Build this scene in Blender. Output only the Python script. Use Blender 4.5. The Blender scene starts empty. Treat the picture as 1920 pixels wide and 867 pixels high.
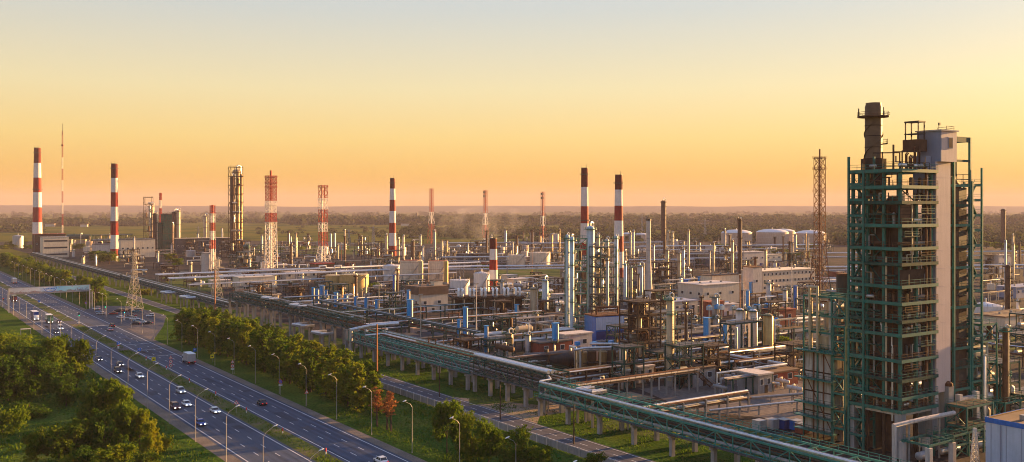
import bpy, math, random
from math import sin, cos, pi, sqrt, atan2, radians
from mathutils import Vector, Matrix, noise
random.seed(7)
sc = bpy.context.scene
col = sc.collection

# ------------------------------------------------------------------ camera
H, F, CX, HY = 55.0, 1800.0, 960.0, 388.0        # camera height (m), focal length / horizon row in photo pixels
cam = bpy.data.cameras.new('camera'); camo = bpy.data.objects.new('camera', cam); col.objects.link(camo)
camo.location = (0, 0, H); camo.rotation_euler = (radians(90), 0, 0)
cam.sensor_width = 36; cam.lens = 36 * F / 1920; cam.shift_y = -(433.5 - HY) / 1920
cam.clip_start = 1; cam.clip_end = 90000
sc.camera = camo

# ------------------------------------------------------------------ sky, sun, exposure
SUN_AZ, SUN_EL = radians(57.5), radians(8.0)
w = bpy.data.worlds.new('World'); sc.world = w; w.use_nodes = True
nt = w.node_tree; nt.nodes.clear()
def wn(t, **k):
    n = nt.nodes.new(t)
    for a, b in k.items(): setattr(n, a, b)
    return n
sky = wn('ShaderNodeTexSky', sky_type='NISHITA'); sky.sun_disc = False
sky.sun_elevation = SUN_EL; sky.sun_rotation = SUN_AZ
sky.altitude = 100; sky.air_density = 1.0; sky.dust_density = 4.0; sky.ozone_density = 1.5
tc = wn('ShaderNodeTexCoord'); sx = wn('ShaderNodeSeparateXYZ')
nt.links.new(tc.outputs['Generated'], sx.inputs[0])
ramp = wn('ShaderNodeValToRGB')
cr = ramp.color_ramp
SKYR = [(0.0, (1.12, 0.57, 0.12)), (0.012, (1.09, 0.57, 0.11)), (0.03, (1.06, 0.58, 0.115)), (0.07, (1.06, 0.75, 0.255)), (0.12, (0.98, 0.83, 0.46)),
        (0.20, (0.69, 0.72, 0.67)), (0.32, (0.54, 0.65, 0.90)), (1.0, (0.27, 0.44, 0.88))]
while len(cr.elements) < len(SKYR): cr.elements.new(0.5)
for e, (p, c) in zip(cr.elements, SKYR): e.position = p; e.color = (*c, 1)
nt.links.new(sx.outputs['Z'], ramp.inputs[0])
sc_ = wn('ShaderNodeVectorMath', operation='SCALE'); sc_.inputs['Scale'].default_value = 3.7
nt.links.new(ramp.outputs[0], sc_.inputs[0])
dt = wn('ShaderNodeVectorMath', operation='DOT_PRODUCT'); dt.inputs[1].default_value = (sin(SUN_AZ), cos(SUN_AZ), 0)     # brighter towards the sun
nt.links.new(tc.outputs['Generated'], dt.inputs[0])
mg = wn('ShaderNodeMapRange'); mg.inputs['From Min'].default_value = -1; mg.inputs['To Min'].default_value = 3.3; mg.inputs['To Max'].default_value = 3.8
nt.links.new(dt.outputs['Value'], mg.inputs[0]); nt.links.new(mg.outputs[0], sc_.inputs['Scale'])
mixs = wn('ShaderNodeMix', data_type='RGBA'); mixs.inputs['Factor'].default_value = 0.90
nt.links.new(sky.outputs[0], mixs.inputs['A']); nt.links.new(sc_.outputs[0], mixs.inputs['B'])
bg = wn('ShaderNodeBackground'); bg.inputs['Strength'].default_value = 0.050
out = wn('ShaderNodeOutputWorld')
nt.links.new(mixs.outputs['Result'], bg.inputs[0]); nt.links.new(bg.outputs[0], out.inputs[0])

sl = bpy.data.lights.new('sun', 'SUN'); so = bpy.data.objects.new('sun', sl); col.objects.link(so)
sl.energy = 5.0; sl.angle = radians(0.6); sl.color = (1.0, 0.555, 0.195)
sd = Vector((sin(SUN_AZ) * cos(SUN_EL), cos(SUN_AZ) * cos(SUN_EL), sin(SUN_EL)))
so.rotation_euler = (-sd).to_track_quat('-Z', 'Y').to_euler(); so.location = (300, 100, 200)

vs = sc.view_settings
vs.view_transform = 'Standard'; vs.look = 'None'; vs.gamma = 1; vs.exposure = 2.4; vs.use_curve_mapping = False
sc.cycles.use_denoising = True; sc.cycles.filter_width = 1.0
sc.cycles.max_bounces = 6; sc.cycles.diffuse_bounces = 3; sc.cycles.glossy_bounces = 2
sc.cycles.transmission_bounces = 3; sc.cycles.volume_bounces = 1; sc.cycles.transparent_max_bounces = 6
sc.cycles.caustics_reflective = False; sc.cycles.caustics_refractive = False

# ------------------------------------------------------------------ places: photo pixel <-> ground, road grid
TH = atan2(1228.0, 1800.0)                       # the highway runs 34.3 degrees left of the view axis
CS, SN = cos(TH), sin(TH)
GZ = TH                                          # rotation of things square to the road: local x = across, local y = along
def g(u, v, z=0.0): return Vector((v * CS - u * SN, v * SN + u * CS, z))
def uv(p): return (-p[0] * SN + p[1] * CS, p[0] * CS + p[1] * SN)
def at(px, py, z=0.0):                           # the point at height z seen at a photo pixel
    Y = (H - z) * F / (py - HY)
    return Vector(((px - CX) / F * Y, Y, z))
def atv(px, v, z=0.0):                           # the point seen in photo column px on the line `v` of the road grid
    t = (px - CX) / F; Y = v / (t * CS + SN)
    return Vector((t * Y, Y, z))
def zat(py, Y): return H - (py - HY) * Y / F
def pxl(p): return (CX + F * p[0] / p[1], HY + F * (H - p[2]) / p[1])

# ------------------------------------------------------------------ materials
MATS = {}
def node_mat(name):
    m = bpy.data.materials.new(name); m.use_nodes = True
    n = m.node_tree; n.nodes.clear()
    o = n.nodes.new('ShaderNodeOutputMaterial'); b = n.nodes.new('ShaderNodeBsdfPrincipled')
    n.links.new(b.outputs[0], o.inputs[0])
    return m, n, b
def noise_fac(n, scale, detail=3, coord='pos', vec=None, rough=0.6):
    t = n.nodes.new('ShaderNodeTexNoise'); t.inputs['Scale'].default_value = scale; t.inputs['Detail'].default_value = detail
    t.inputs['Roughness'].default_value = rough
    if vec is None:
        c = n.nodes.new('ShaderNodeNewGeometry'); vec = c.outputs['Position']
    n.links.new(vec, t.inputs['Vector'])
    return t.outputs['Fac']
def rampn(n, fac, stops, interp='LINEAR'):
    r = n.nodes.new('ShaderNodeValToRGB'); e = r.color_ramp; e.interpolation = interp
    while len(e.elements) < len(stops): e.elements.new(0.5)
    for a, (p, c) in zip(e.elements, stops): a.position = p; a.color = (*c[:3], 1)
    n.links.new(fac, r.inputs[0]); return r.outputs[0]
def mixc(n, fac, a, b, mode='MIX'):
    m = n.nodes.new('ShaderNodeMix'); m.data_type = 'RGBA'; m.blend_type = mode
    for k, x in (('Factor', fac), ('A', a), ('B', b)):
        s = m.inputs[k] if k == 'Factor' else [i for i in m.inputs if i.name == k and i.type == 'RGBA'][0]
        if hasattr(x, 'node'): n.links.new(x, s)
        else: s.default_value = x if not isinstance(x, tuple) else (*x[:3], 1)
    return [o for o in m.outputs if o.type == 'RGBA'][0]
def mat(name, c, rough=0.6, metal=0.0, var=0.25, scale=0.6, dirt=None, dirt_amt=0.35, streak=True, bump=0.0, bscale=8, emit=0):
    """paint / metal / stone: base colour, a slow tone drift, and worn or dirty patches with a shape of their own"""
    if name in MATS: return MATS[name]
    m, n, b = node_mat(name)
    dk = tuple(x * (1 - var) for x in c); lt = tuple(min(1, x * (1 + var * .6)) for x in c)
    base = rampn(n, noise_fac(n, scale, 4), [(.3, dk), (.7, lt)])
    if dirt:
        gq = n.nodes.new('ShaderNodeNewGeometry'); mp = n.nodes.new('ShaderNodeMapping')
        mp.inputs['Scale'].default_value = (1.6, 1.6, .12) if streak else (1, 1, 1)
        n.links.new(gq.outputs['Position'], mp.inputs[0])
        f = noise_fac(n, 1.1 if streak else .5, 5, vec=mp.outputs[0])
        fr = rampn(n, f, [(.45, (0, 0, 0)), (.68, (dirt_amt,) * 3)])
        base = mixc(n, fr, base, dirt)
    n.links.new(base, b.inputs['Base Color'])
    b.inputs['Roughness'].default_value = rough; b.inputs['Specular IOR Level'].default_value = .15 if rough > .55 else .4; b.inputs['Metallic'].default_value = metal
    if bump:
        bp = n.nodes.new('ShaderNodeBump'); bp.inputs['Strength'].default_value = bump; bp.inputs['Distance'].default_value = .1
        n.links.new(noise_fac(n, bscale, 4), bp.inputs['Height']); n.links.new(bp.outputs[0], b.inputs['Normal'])
    if emit:
        b.inputs['Emission Color'].default_value = (*c, 1); b.inputs['Emission Strength'].default_value = emit
    MATS[name] = m
    return m
RUST = (.12, .05, .025)
M = {}
def D(k, *a, **kw): M[k] = mat(k, *a, **kw)
D('concrete', (.30, .28, .27), .85, var=.2, dirt=(.16, .13, .11))
D('concrete_pale', (.55, .48, .43), .8, var=.12, dirt=(.28, .22, .18), dirt_amt=.5)
D('green_steel', (.010, .145, .118), .5, var=.3, dirt=(.04, .06, .045), dirt_amt=.5)
D('green_dull', (.012, .068, .056), .6, var=.35, dirt=RUST, dirt_amt=.4)
D('brown_steel', (.062, .036, .023), .75, var=.4, dirt=(.05, .03, .02))
D('rust', (.15, .062, .03), .85, var=.4, dirt=(.07, .03, .02))
D('dark_steel', (.035, .032, .031), .55, var=.35, dirt=RUST)
D('silver', (.58, .58, .59), .38, .6, var=.18, dirt=(.25, .2, .16))
D('silver_dull', (.30, .29, .29), .5, .4, var=.25, dirt=(.18, .13, .1))
D('vessel_grey', (.40, .40, .42), .45, .2, var=.12, dirt=(.2, .15, .12))
D('vessel_blue', (.40, .50, .58), .45, .1, var=.12, dirt=(.2, .16, .13))
D('vessel_cream', (.48, .37, .24), .5, var=.12, dirt=(.25, .15, .08))
D('tank_cream', (.72, .58, .43), .5, var=.12, dirt=(.24, .13, .07), dirt_amt=.4)
D('green_bridge', (.016, .20, .17), .5, var=.25, dirt=(.05, .08, .06), dirt_amt=.4)
D('tank_far', (.50, .38, .30), .6, var=.1, dirt=(.2, .12, .08))
D('pylon_grey', (.26, .24, .23), .6, .2, var=.2)
D('chimney_soot', (.11, .016, .010), .8, var=.3)
D('tank_white', (.66, .62, .60), .5, var=.08, dirt=(.32, .22, .15), dirt_amt=.3)
D('tank_amber', (.48, .33, .13), .42, .25, var=.15, dirt=(.2, .1, .04))
D('vessel_gold', (.34, .21, .085), .42, .35, var=.2, dirt=(.1, .05, .02))
D('stack_tan', (.15, .098, .058), .6, .1, var=.2, dirt=(.1, .06, .035))
D('vessel_rust', (.11, .058, .033), .7, var=.35, dirt=(.09, .045, .025))
D('chimney_red', (.26, .018, .010), .65, var=.2, dirt=(.12, .03, .025))
D('chimney_white', (.66, .62, .60), .65, var=.1, dirt=(.3, .22, .18), dirt_amt=.3)
D('blue', (.012, .13, .50), .45, var=.2, dirt=(.02, .05, .14))
D('blue_bright', (.02, .26, .62), .4, var=.15)
D('blue_dark', (.02, .04, .17), .5, var=.25)
D('white_paint', (.72, .71, .69), .5, var=.06, dirt=(.4, .36, .32))
D('line_paint', (.62, .62, .60), .7, var=.25, scale=2.5, dirt=(.15, .15, .16), streak=False, dirt_amt=.5)
D('plaster', (.55, .47, .38), .85, var=.1, dirt=(.24, .19, .15))
D('plaster_cream', (.68, .57, .43), .85, var=.1, dirt=(.28, .21, .15))
D('plaster_blue', (.46, .50, .62), .7, var=.12, scale=.25, dirt=(.3, .34, .44))
D('lift_pink', (.60, .46, .42), .6, var=.07, scale=.2, dirt=(.42, .31, .28), dirt_amt=.35)
D('lift_blue', (.25, .27, .36), .6, var=.1, scale=.2, dirt=(.16, .17, .22))
D('brick_red', (.27, .075, .045), .85, var=.25, dirt=(.12, .04, .03))
D('roof_dark', (.075, .075, .085), .8, var=.3, scale=.2)
D('roof_brown', (.15, .095, .065), .85, var=.3, scale=.2)
D('glass_dark', (.03, .035, .045), .12, 0, var=.1)
D('panel_white', (.42, .37, .33), .7, var=.22, scale=.5, dirt=(.1, .07, .05), dirt_amt=.7)
D('tyre', (.015, .015, .015), .9)
D('rim', (.3, .3, .3), .4, .6)
D('bark', (.075, .05, .035), .95, var=.3, scale=2)
D('lamp_post', (.30, .28, .27), .5, .3, var=.1)
D('lamp_glow', (1.0, .93, .80), .4, emit=.3)
D('head_glow', (1.0, .95, .85), .3, emit=1.1)
D('tail_glow', (.6, .02, .02), .3, emit=.25)
D('signal_green', (.02, .9, .5), .3, emit=1.3)
D('signal_red', (.9, .05, .03), .3, emit=.8)
D('sign_red', (.62, .03, .03), .5); D('sign_blue', (.02, .16, .6), .5); D('sign_yellow', (.85, .68, .03), .5); D('sign_black', (.02, .02, .02), .6)
D('pole_rust', (.33, .13, .055), .7, var=.2)
D('black', (.012, .012, .012), .6)

# ------------------------------------------------------------------ mesh collector
class MB:
    def __init__(s): s.v = []; s.f = []
    def box(s, c, d, rz=0.0):
        o = len(s.v); ca, sa = cos(rz), sin(rz)
        for k in (-.5, .5):
            for (i, j) in ((-.5, -.5), (.5, -.5), (.5, .5), (-.5, .5)):
                x, y = i * d[0], j * d[1]
                s.v.append((c[0] + x * ca - y * sa, c[1] + x * sa + y * ca, c[2] + k * d[2]))
        s.f += [tuple(o + q for q in r) for r in ((3, 2, 1, 0), (4, 5, 6, 7), (0, 1, 5, 4), (1, 2, 6, 5), (2, 3, 7, 6), (3, 0, 4, 7))]
        return s
    def b(s, x0, x1, y0, y1, z0, z1): return s.box(((x0 + x1) / 2, (y0 + y1) / 2, (z0 + z1) / 2), (x1 - x0, y1 - y0, z1 - z0))
    def bar(s, p, q, w, h=None):
        p = Vector(p); q = Vector(q); h = h or w; d = (q - p)
        if d.length < 1e-6: return s
        d.normalize(); a = d.cross(Vector((0, 0, 1)))
        if a.length < .01: a = Vector((1, 0, 0))
        a.normalize(); c = a.cross(d); o = len(s.v)
        for e in (p, q):
            for (i, j) in ((-.5, -.5), (.5, -.5), (.5, .5), (-.5, .5)): s.v.append(tuple(e + a * (i * w) + c * (j * h)))
        s.f += [tuple(o + k for k in r) for r in ((3, 2, 1, 0), (4, 5, 6, 7), (0, 1, 5, 4), (1, 2, 6, 5), (2, 3, 7, 6), (3, 0, 4, 7))]
        return s
    def lathe(s, prof, c=(0, 0, 0), n=12, cap=True):
        o = len(s.v)
        for (r, z) in prof:
            for i in range(n):
                a = 2 * pi * i / n; s.v.append((c[0] + r * cos(a), c[1] + r * sin(a), c[2] + z))
        for k in range(len(prof) - 1):
            for i in range(n):
                j = (i + 1) % n
                s.f.append((o + k * n + i, o + k * n + j, o + (k + 1) * n + j, o + (k + 1) * n + i))
        if cap:
            s.f.append(tuple(o + i for i in reversed(range(n)))); s.f.append(tuple(o + (len(prof) - 1) * n + i for i in range(n)))
        return s
    def pipe(s, pts, r, n=8, r2=None):
        pts = [Vector(p) for p in pts]; o = len(s.v); m = len(pts)
        a = None
        for k, p in enumerate(pts):
            d0 = (p - pts[k - 1]).normalized() if k else None
            d1 = (pts[k + 1] - p).normalized() if k < m - 1 else None
            d = (d0 + d1).normalized() if (d0 and d1 and (d0 + d1).length > .05) else (d1 or d0)
            if d0 and d1 and (d0 + d1).length <= .05: d = d1
            if a is None:
                a = d.cross(Vector((0, 0, 1)))
                if a.length < .05: a = d.cross(Vector((0, 1, 0)))
            a = (a - d * a.dot(d))
            if a.length < .05: a = d.cross(Vector((.3, 1, .2)))
            a.normalize(); c = d.cross(a)
            st = 1.0
            if d0 and d1: st = 1.0 / max(.5, sqrt(max(0.0, (1 + d0.dot(d1)) / 2)))
            rr = r if r2 is None else r + (r2 - r) * k / (m - 1)
            bis = (d1 - d0) if (d0 and d1) else None
            for i in range(n):
                t = 2 * pi * i / n; off = a * (cos(t) * rr) + c * (sin(t) * rr)
                if bis and bis.length > .05:
                    bn = bis.normalized(); off += bn * off.dot(bn) * (st - 1)
                s.v.append(tuple(p + off))
        for k in range(m - 1):
            for i in range(n):
                j = (i + 1) % n
                s.f.append((o + k * n + i, o + (k + 1) * n + i, o + (k + 1) * n + j, o + k * n + j))
        s.f.append(tuple(o + i for i in range(n))); s.f.append(tuple(o + (m - 1) * n + i for i in reversed(range(n))))
        return s
    def cyl(s, p, q, r, r2=None, n=10): return s.pipe([p, q], r, n, r2)
    def quad(s, *p):
        o = len(s.v); s.v += [tuple(x) for x in p]; s.f.append(tuple(range(o, o + len(p)))); return s
    def rail(s, pts, h=1.1, t=.06, posts=True):
        for a, b in zip(pts, pts[1:]):
            a = Vector(a); b = Vector(b)
            for k in (h, h * .5): s.bar(a + Vector((0, 0, k)), b + Vector((0, 0, k)), t)
            L = (b - a).length; m = max(1, int(L / 2.2))
            for i in range(m + 1): p = a.lerp(b, i / m); s.bar(p, p + Vector((0, 0, h)), t)
        return s
    def mesh(s, name, smooth=False):
        me = bpy.data.meshes.new(name); me.from_pydata(s.v, [], s.f); me.update()
        if smooth:
            me.polygons.foreach_set('use_smooth', [True] * len(me.polygons)); me.set_sharp_from_angle(angle=radians(40))
        return me
    def build(s, name, m, parent=None, smooth=False, loc=None, rz=0.0):
        me = s.mesh(name, smooth); me.materials.append(m if not isinstance(m, str) else M[m])
        o = bpy.data.objects.new(name, me); col.objects.link(o)
        if parent: o.parent = parent
        if loc is not None: o.location = loc
        o.rotation_euler.z = rz
        return o
def tag(o, label=None, cat=None, group=None, kind=None):
    if label: o['label'] = label
    if cat: o['category'] = cat
    if group: o['group'] = group
    if kind: o['kind'] = kind
    return o
AUTO = []; LAND = []
def thing(name, label, cat, loc=(0, 0, 0), rz=0.0, group=None, auto=False, land=None):
    o = bpy.data.objects.new(name, None); col.objects.link(o); o.empty_display_size = .5
    o.location = loc; o.rotation_euler.z = rz; tag(o, label, cat, group)
    if auto: AUTO.append((o, label, Vector(loc)))
    if land: LAND.append((land, Vector(loc)))
    return o
def struct(name, mb, m, loc=None, rz=0.0, smooth=False): return tag(mb.build(name, m, None, smooth, loc, rz), kind='structure')
def part(name, mesh, parent, m=None, loc=(0, 0, 0), rot=None):      # another part that shares a mesh
    o = bpy.data.objects.new(name, mesh); col.objects.link(o); o.parent = parent; o.location = loc
    if rot is not None: o.rotation_euler = rot
    if m and not mesh.materials: mesh.materials.append(M[m] if isinstance(m, str) else m)
    return o
def copy_tree(o, parent=None):
    c = o.copy(); col.objects.link(c); c.parent = parent
    for ch in [x for x in KIDS.get(o, ())] if o in KIDS else list(o.children): copy_tree(ch, c)
    return c
KIDS = {}
# ------------------------------------------------------------------ ground
def ground_mat():
    m, n, b = node_mat('grass_ground')
    big = noise_fac(n, .004, 5); mid = noise_fac(n, .05, 6); fine = noise_fac(n, 1.3, 5)
    c1 = rampn(n, mid, [(.3, (.034, .068, .013)), (.55, (.060, .104, .020)), (.75, (.12, .125, .032))])
    c2 = rampn(n, fine, [(.3, (.4, .4, .4)), (.7, (1.35, 1.35, 1.1))])
    c = mixc(n, 1.0, c1, c2, 'MULTIPLY')
    far = rampn(n, big, [(.38, (.06, .075, .016)), (.5, (.12, .11, .022)), (.62, (.045, .06, .016))])
    gq = n.nodes.new('ShaderNodeNewGeometry'); sp = n.nodes.new('ShaderNodeSeparateXYZ'); n.links.new(gq.outputs['Position'], sp.inputs[0])
    mr = n.nodes.new('ShaderNodeMapRange'); mr.inputs['From Min'].default_value = 500; mr.inputs['From Max'].default_value = 1100
    n.links.new(sp.outputs['Y'], mr.inputs[0])
    c = mixc(n, mr.outputs[0], c, far)
    n.links.new(c, b.inputs['Base Color']); b.inputs['Roughness'].default_value = 1.0; b.inputs['Specular IOR Level'].default_value = 0.0
    bp = n.nodes.new('ShaderNodeBump'); bp.inputs['Strength'].default_value = .6; bp.inputs['Distance'].default_value = .25
    n.links.new(fine, bp.inputs['Height']); n.links.new(bp.outputs[0], b.inputs['Normal'])
    return m
M['grass'] = ground_mat()
def patch_mat(name, stops, s1=.08, s2=1.2, rough=.9, con=.35, bump=.3, stretch=None):
    m, n, b = node_mat(name)
    a = noise_fac(n, s1, 6); vec = None
    c = rampn(n, a, stops)
    f = noise_fac(n, s2, 5)
    k = rampn(n, f, [(.3, (1 - con,) * 3), (.7, (1 + con * .6,) * 3)])
    c = mixc(n, 1.0, c, k, 'MULTIPLY')
    n.links.new(c, b.inputs['Base Color']); b.inputs['Roughness'].default_value = rough; b.inputs['Specular IOR Level'].default_value = 0.02
    if bump:
        bp = n.nodes.new('ShaderNodeBump'); bp.inputs['Strength'].default_value = bump; bp.inputs['Distance'].default_value = .08
        n.links.new(f, bp.inputs['Height']); n.links.new(bp.outputs[0], b.inputs['Normal'])
    M[name] = m
patch_mat('gravel', [(.3, (.13, .105, .085)), (.7, (.22, .18, .145))], .15, 2.5)
patch_mat('median', [(.34, (.16, .12, .075)), (.5, (.10, .11, .035)), (.7, (.07, .105, .025))], .10, 1.5)
patch_mat('yard', [(.30, (.028, .046, .014)), (.42, (.038, .034, .032)), (.55, (.066, .052, .044)), (.74, (.12, .085, .06))], .045, .5, con=.55)
patch_mat('yard_green', [(.35, (.05, .075, .018)), (.55, (.10, .115, .03)), (.72, (.16, .12, .06))], .03, .6)
patch_mat('dust', [(.3, (.24, .17, .11)), (.7, (.33, .24, .16))], .05, .8)
patch_mat('pave', [(.3, (.13, .11, .10)), (.7, (.20, .165, .14))], .05, .9)
def asphalt(name, base, tint):
    m, n, b = node_mat(name)
    gq = n.nodes.new('ShaderNodeNewGeometry'); mp = n.nodes.new('ShaderNodeMapping'); mp.vector_type = 'TEXTURE'
    mp.inputs['Rotation'].default_value = (0, 0, GZ); mp.inputs['Scale'].default_value = (1, 40, 1)
    n.links.new(gq.outputs['Position'], mp.inputs[0])
    f = noise_fac(n, .9, 4, vec=mp.outputs[0]); f2 = noise_fac(n, .06, 5); f3 = noise_fac(n, 4, 3)
    c = rampn(n, f, [(.3, tuple(x * .62 for x in base)), (.7, tuple(x * 1.38 for x in base))])
    sv = n.nodes.new('ShaderNodeSeparateXYZ'); n.links.new(mp.outputs[0], sv.inputs[0]); sw = n.nodes.new('ShaderNodeMath'); sw.operation = 'MULTIPLY'; sw.inputs[1].default_value = 2 * pi / 1.84; n.links.new(sv.outputs['X'], sw.inputs[0])
    ss = n.nodes.new('ShaderNodeMath'); ss.operation = 'SINE'; n.links.new(sw.outputs[0], ss.inputs[0]); sm_ = n.nodes.new('ShaderNodeMapRange'); sm_.inputs['From Min'].default_value = -1; n.links.new(ss.outputs[0], sm_.inputs[0])
    c = mixc(n, 1.0, c, rampn(n, sm_.outputs[0], [(.0, (.84,) * 3), (1, (1.1,) * 3)]), 'MULTIPLY')      # worn wheel tracks
    c = mixc(n, rampn(n, f2, [(.42, (0, 0, 0)), (.6, (.55,) * 3)]), c, tint)
    c = mixc(n, 1.0, c, rampn(n, f3, [(.3, (.85,) * 3), (.7, (1.15,) * 3)]), 'MULTIPLY')
    n.links.new(c, b.inputs['Base Color']); b.inputs['Roughness'].default_value = .75; b.inputs['Specular IOR Level'].default_value = 0.15
    M[name] = m
asphalt('asphalt', (.046, .058, .090), (.068, .078, .104))
asphalt('asphalt_patch', (.030, .036, .055), (.045, .05, .066))
asphalt('asphalt_old', (.055, .054, .066), (.085, .075, .078))

gm = MB()
xs = [-12000, -6000, -3000, -1200, -400, 0, 400, 1200, 3000, 6000, 12000]; ys = [-350, 200, 600, 1000, 2000, 4000, 8000, 13400]
for j in range(len(ys) - 1):
    for i in range(len(xs) - 1):
        gm.quad((xs[i], ys[j], 0), (xs[i + 1], ys[j], 0), (xs[i + 1], ys[j + 1], 0), (xs[i], ys[j + 1], 0))
struct('ground', gm, M['grass'])
def strip(name, m, u0, u1, v0, v1, z):
    k = MB(); n = max(1, int(abs(u1 - u0) / 60))
    for i in range(n):
        a = u0 + (u1 - u0) * i / n; c = u0 + (u1 - u0) * (i + 1) / n
        k.quad(g(a, v0, z), g(a, v1, z), g(c, v1, z), g(c, v0, z))
    return struct(name, k, M[m])
def poly(name, m, pts, z):
    k = MB(); pts = [Vector((p[0], p[1], z)) for p in pts]
    ar = sum(a.x * b.y - b.x * a.y for a, b in zip(pts, pts[1:] + pts[:1]))
    if ar < 0: pts.reverse()
    k.quad(*pts); return struct(name, k, M[m])

# far wooded ridge on the horizon
hm = MB(); NH = 90
for row, (yy, hh) in enumerate(((9400, 0.0), (10600, 52), (11600, 66), (13300, 10))):
    for i in range(NH + 1):
        x = -9000 + 18000 * i / NH
        hz = hh * (1.0 + .22 * noise.noise(Vector((x / 2600, row * .3, 1))) + .10 * noise.noise(Vector((x / 700, row, 5)))) - (1 if row == 0 else 0)
        hm.v.append((x, yy, hz))
for r in range(3):
    for i in range(NH): a = r * (NH + 1) + i; hm.f.append((a, a + 1, a + NH + 2, a + NH + 1))
patch_mat('far_wood', [(.35, (.035, .04, .02)), (.6, (.06, .055, .025))], .002, .01, bump=0)
struct('far_hills', hm, M['far_wood'], smooth=True)
# ------------------------------------------------------------------ roads, verges, yards
def carriage(name, v0, v1, lanes, u0=110, u1=1150):
    rd = strip(name, 'asphalt', u0, u1, v0 - .9, v1 + .9, .012)
    for vv, nm in ((v0, 'edge_line'), (v1, 'edge_line')):
        k = MB()
        for i in range(24):
            a = u0 + (u1 - u0) * i / 24; c = u0 + (u1 - u0) * (i + 1) / 24
            k.quad(g(a, vv - .11, .017), g(a, vv + .11, .017), g(c, vv + .11, .017), g(c, vv - .11, .017))
        k.build(nm, 'line_paint', rd)
    dm = MB().quad(*(g(a, b, .018) for a, b in ((-1.6, -.09), (-1.6, .09), (1.6, .09), (1.6, -.09)))).mesh('lane_dash'); dm.materials.append(M['line_paint'])
    for vv in lanes:
        u = 150.0 + vv % 7
        while u < 800:
            if not 478 < u < 512: part('lane_dash', dm, rd, loc=g(u, vv))
            u += 9.2
    return rd
left_cw = carriage('left_carriageway', 69.6, 80.9, (73.35, 77.1))
right_cw = carriage('right_carriageway', 87.7, 98.1, (91.2, 94.65))
wp = random.Random(8)
for rd_, a_, b_ in ((left_cw, 70, 80.5), (right_cw, 88, 97.8)):      # worn repair patches
    for _ in range(16):
        u_ = wp.uniform(150, 520); v_ = wp.uniform(a_, b_ - 2.8); L_ = wp.uniform(3, 16); w_ = wp.uniform(1.2, 2.8)
        MB().quad(g(u_, v_, .015), g(u_, v_ + w_, .015), g(u_ + L_, v_ + w_, .015), g(u_ + L_, v_, .015)).build('repair_patch', 'asphalt_patch' if wp.random() < .6 else 'asphalt_old', rd_)
strip('left_gravel_verge', 'gravel', 110, 1150, 65.6, 68.7, .006)
strip('right_gravel_verge', 'gravel', 110, 1150, 99.0, 101.6, .006)
for a, c in ((110, 386), (399, 487), (503, 1150)): strip('median_strip', 'median', a, c, 81.8, 86.8, .010)
for a, c in ((386, 399), (487, 503)): strip('median_crossing', 'asphalt_old', a, c, 81.8, 86.8, .008)
def bars(parent, name, rows, m='line_paint', z=.020):
    for (a0, b0, a1, b1, wd) in rows: MB().bar(g(a0, b0, z), g(a1, b1, z), wd, .004).build(name, m, parent)
bars(right_cw, 'stop_line', [(474, 87.8, 474, 98, .55), (402, 88, 402, 98, .4), (384, 88, 384, 98, .35), (366, 88, 366, 98, .35)])
bars(left_cw, 'stop_line', [(506, 69.7, 506, 80.8, .55), (510, 69.7, 510, 80.8, .3)])
# junction apron and parking place beside the pylon
poly('parking_apron', 'asphalt_old', [at(x, y) for x, y in ((208, 632), (286, 640), (306, 612), (312, 592), (250, 575), (182, 573), (150, 586), (176, 606))], .007)
poly('pavement_corner', 'pave', [at(x, y) for x, y in ((238, 616), (282, 637), (296, 620), (262, 612))], .016)
sroad = strip('service_road', 'asphalt_old', 100, 1150, 135.2, 142.4, .006)
bars(sroad, 'edge_line', [(a, vv, a + 40, vv, .16) for a in range(100, 860, 40) for vv in (135.9, 141.7)], z=.011)
sdm = MB().quad(*(g(a, b, .012) for a, b in ((-1.5, -.08), (-1.5, .08), (1.5, .08), (1.5, -.08)))).mesh('lane_dash'); sdm.materials.append(M['line_paint'])
for i in range(60): part('lane_dash', sdm, sroad, loc=g(120 + i * 6, 138.8))
poly('branch_road', 'dust', [g(*q) for q in ((197, 142), (204, 148), (205, 190), (216, 190), (216, 156), (240, 142))], .005)
poly('refinery_yard', 'yard', [g(*q) for q in ((-200, 176), (-200, 1500), (1250, 1500), (1250, 700), (1700, 420), (1700, 166), (300, 166))], .004)
poly('concrete_yard', 'pave', [at(*q) for q in ((1290, 770), (1500, 790), (1640, 735), (1400, 700), (1200, 730))], .012)
for q in (((470, 475), (700, 478), (700, 462), (480, 460)), ((330, 545), (420, 548), (410, 520), (300, 518)), ((430, 600), (640, 660), (640, 640), (440, 585)),
          ((1450, 655), (1530, 660), (1530, 640), (1450, 640)), ((1100, 800), (1500, 867), (1500, 820), (1180, 780)), ((1190, 560), (1240, 560), (1240, 545), (1190, 545)),
          ((1840, 650), (1920, 660), (1920, 615), (1840, 610)), ((930, 520), (1050, 520), (1050, 505), (930, 505)), ((880, 760), (1100, 745), (1100, 735), (880, 745))):
    poly('grass_patch', 'yard_green', [at(*p) for p in q], .009)

# concrete panel fence along the service road
fence = thing('panel_fence', 'low grey concrete panel fence between grass belt and service road', 'fence', g(180, 131.2), GZ)
pm = MB().b(-.06, .06, .12, 3.88, .1, 1.75).mesh('fence_panel'); fpm = MB().b(-.14, .14, -.12, .12, 0, 2.0).mesh('fence_post')
for m_, k_ in ((pm, 'concrete'), (fpm, 'concrete_pale')): m_.materials.append(M[k_])
for i in range(50):
    part('fence_post', fpm, fence, loc=(0, i * 4 - 30, 0))
    if i < 49: part('fence_panel', pm, fence, loc=(0, i * 4 - 30, 0))

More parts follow.
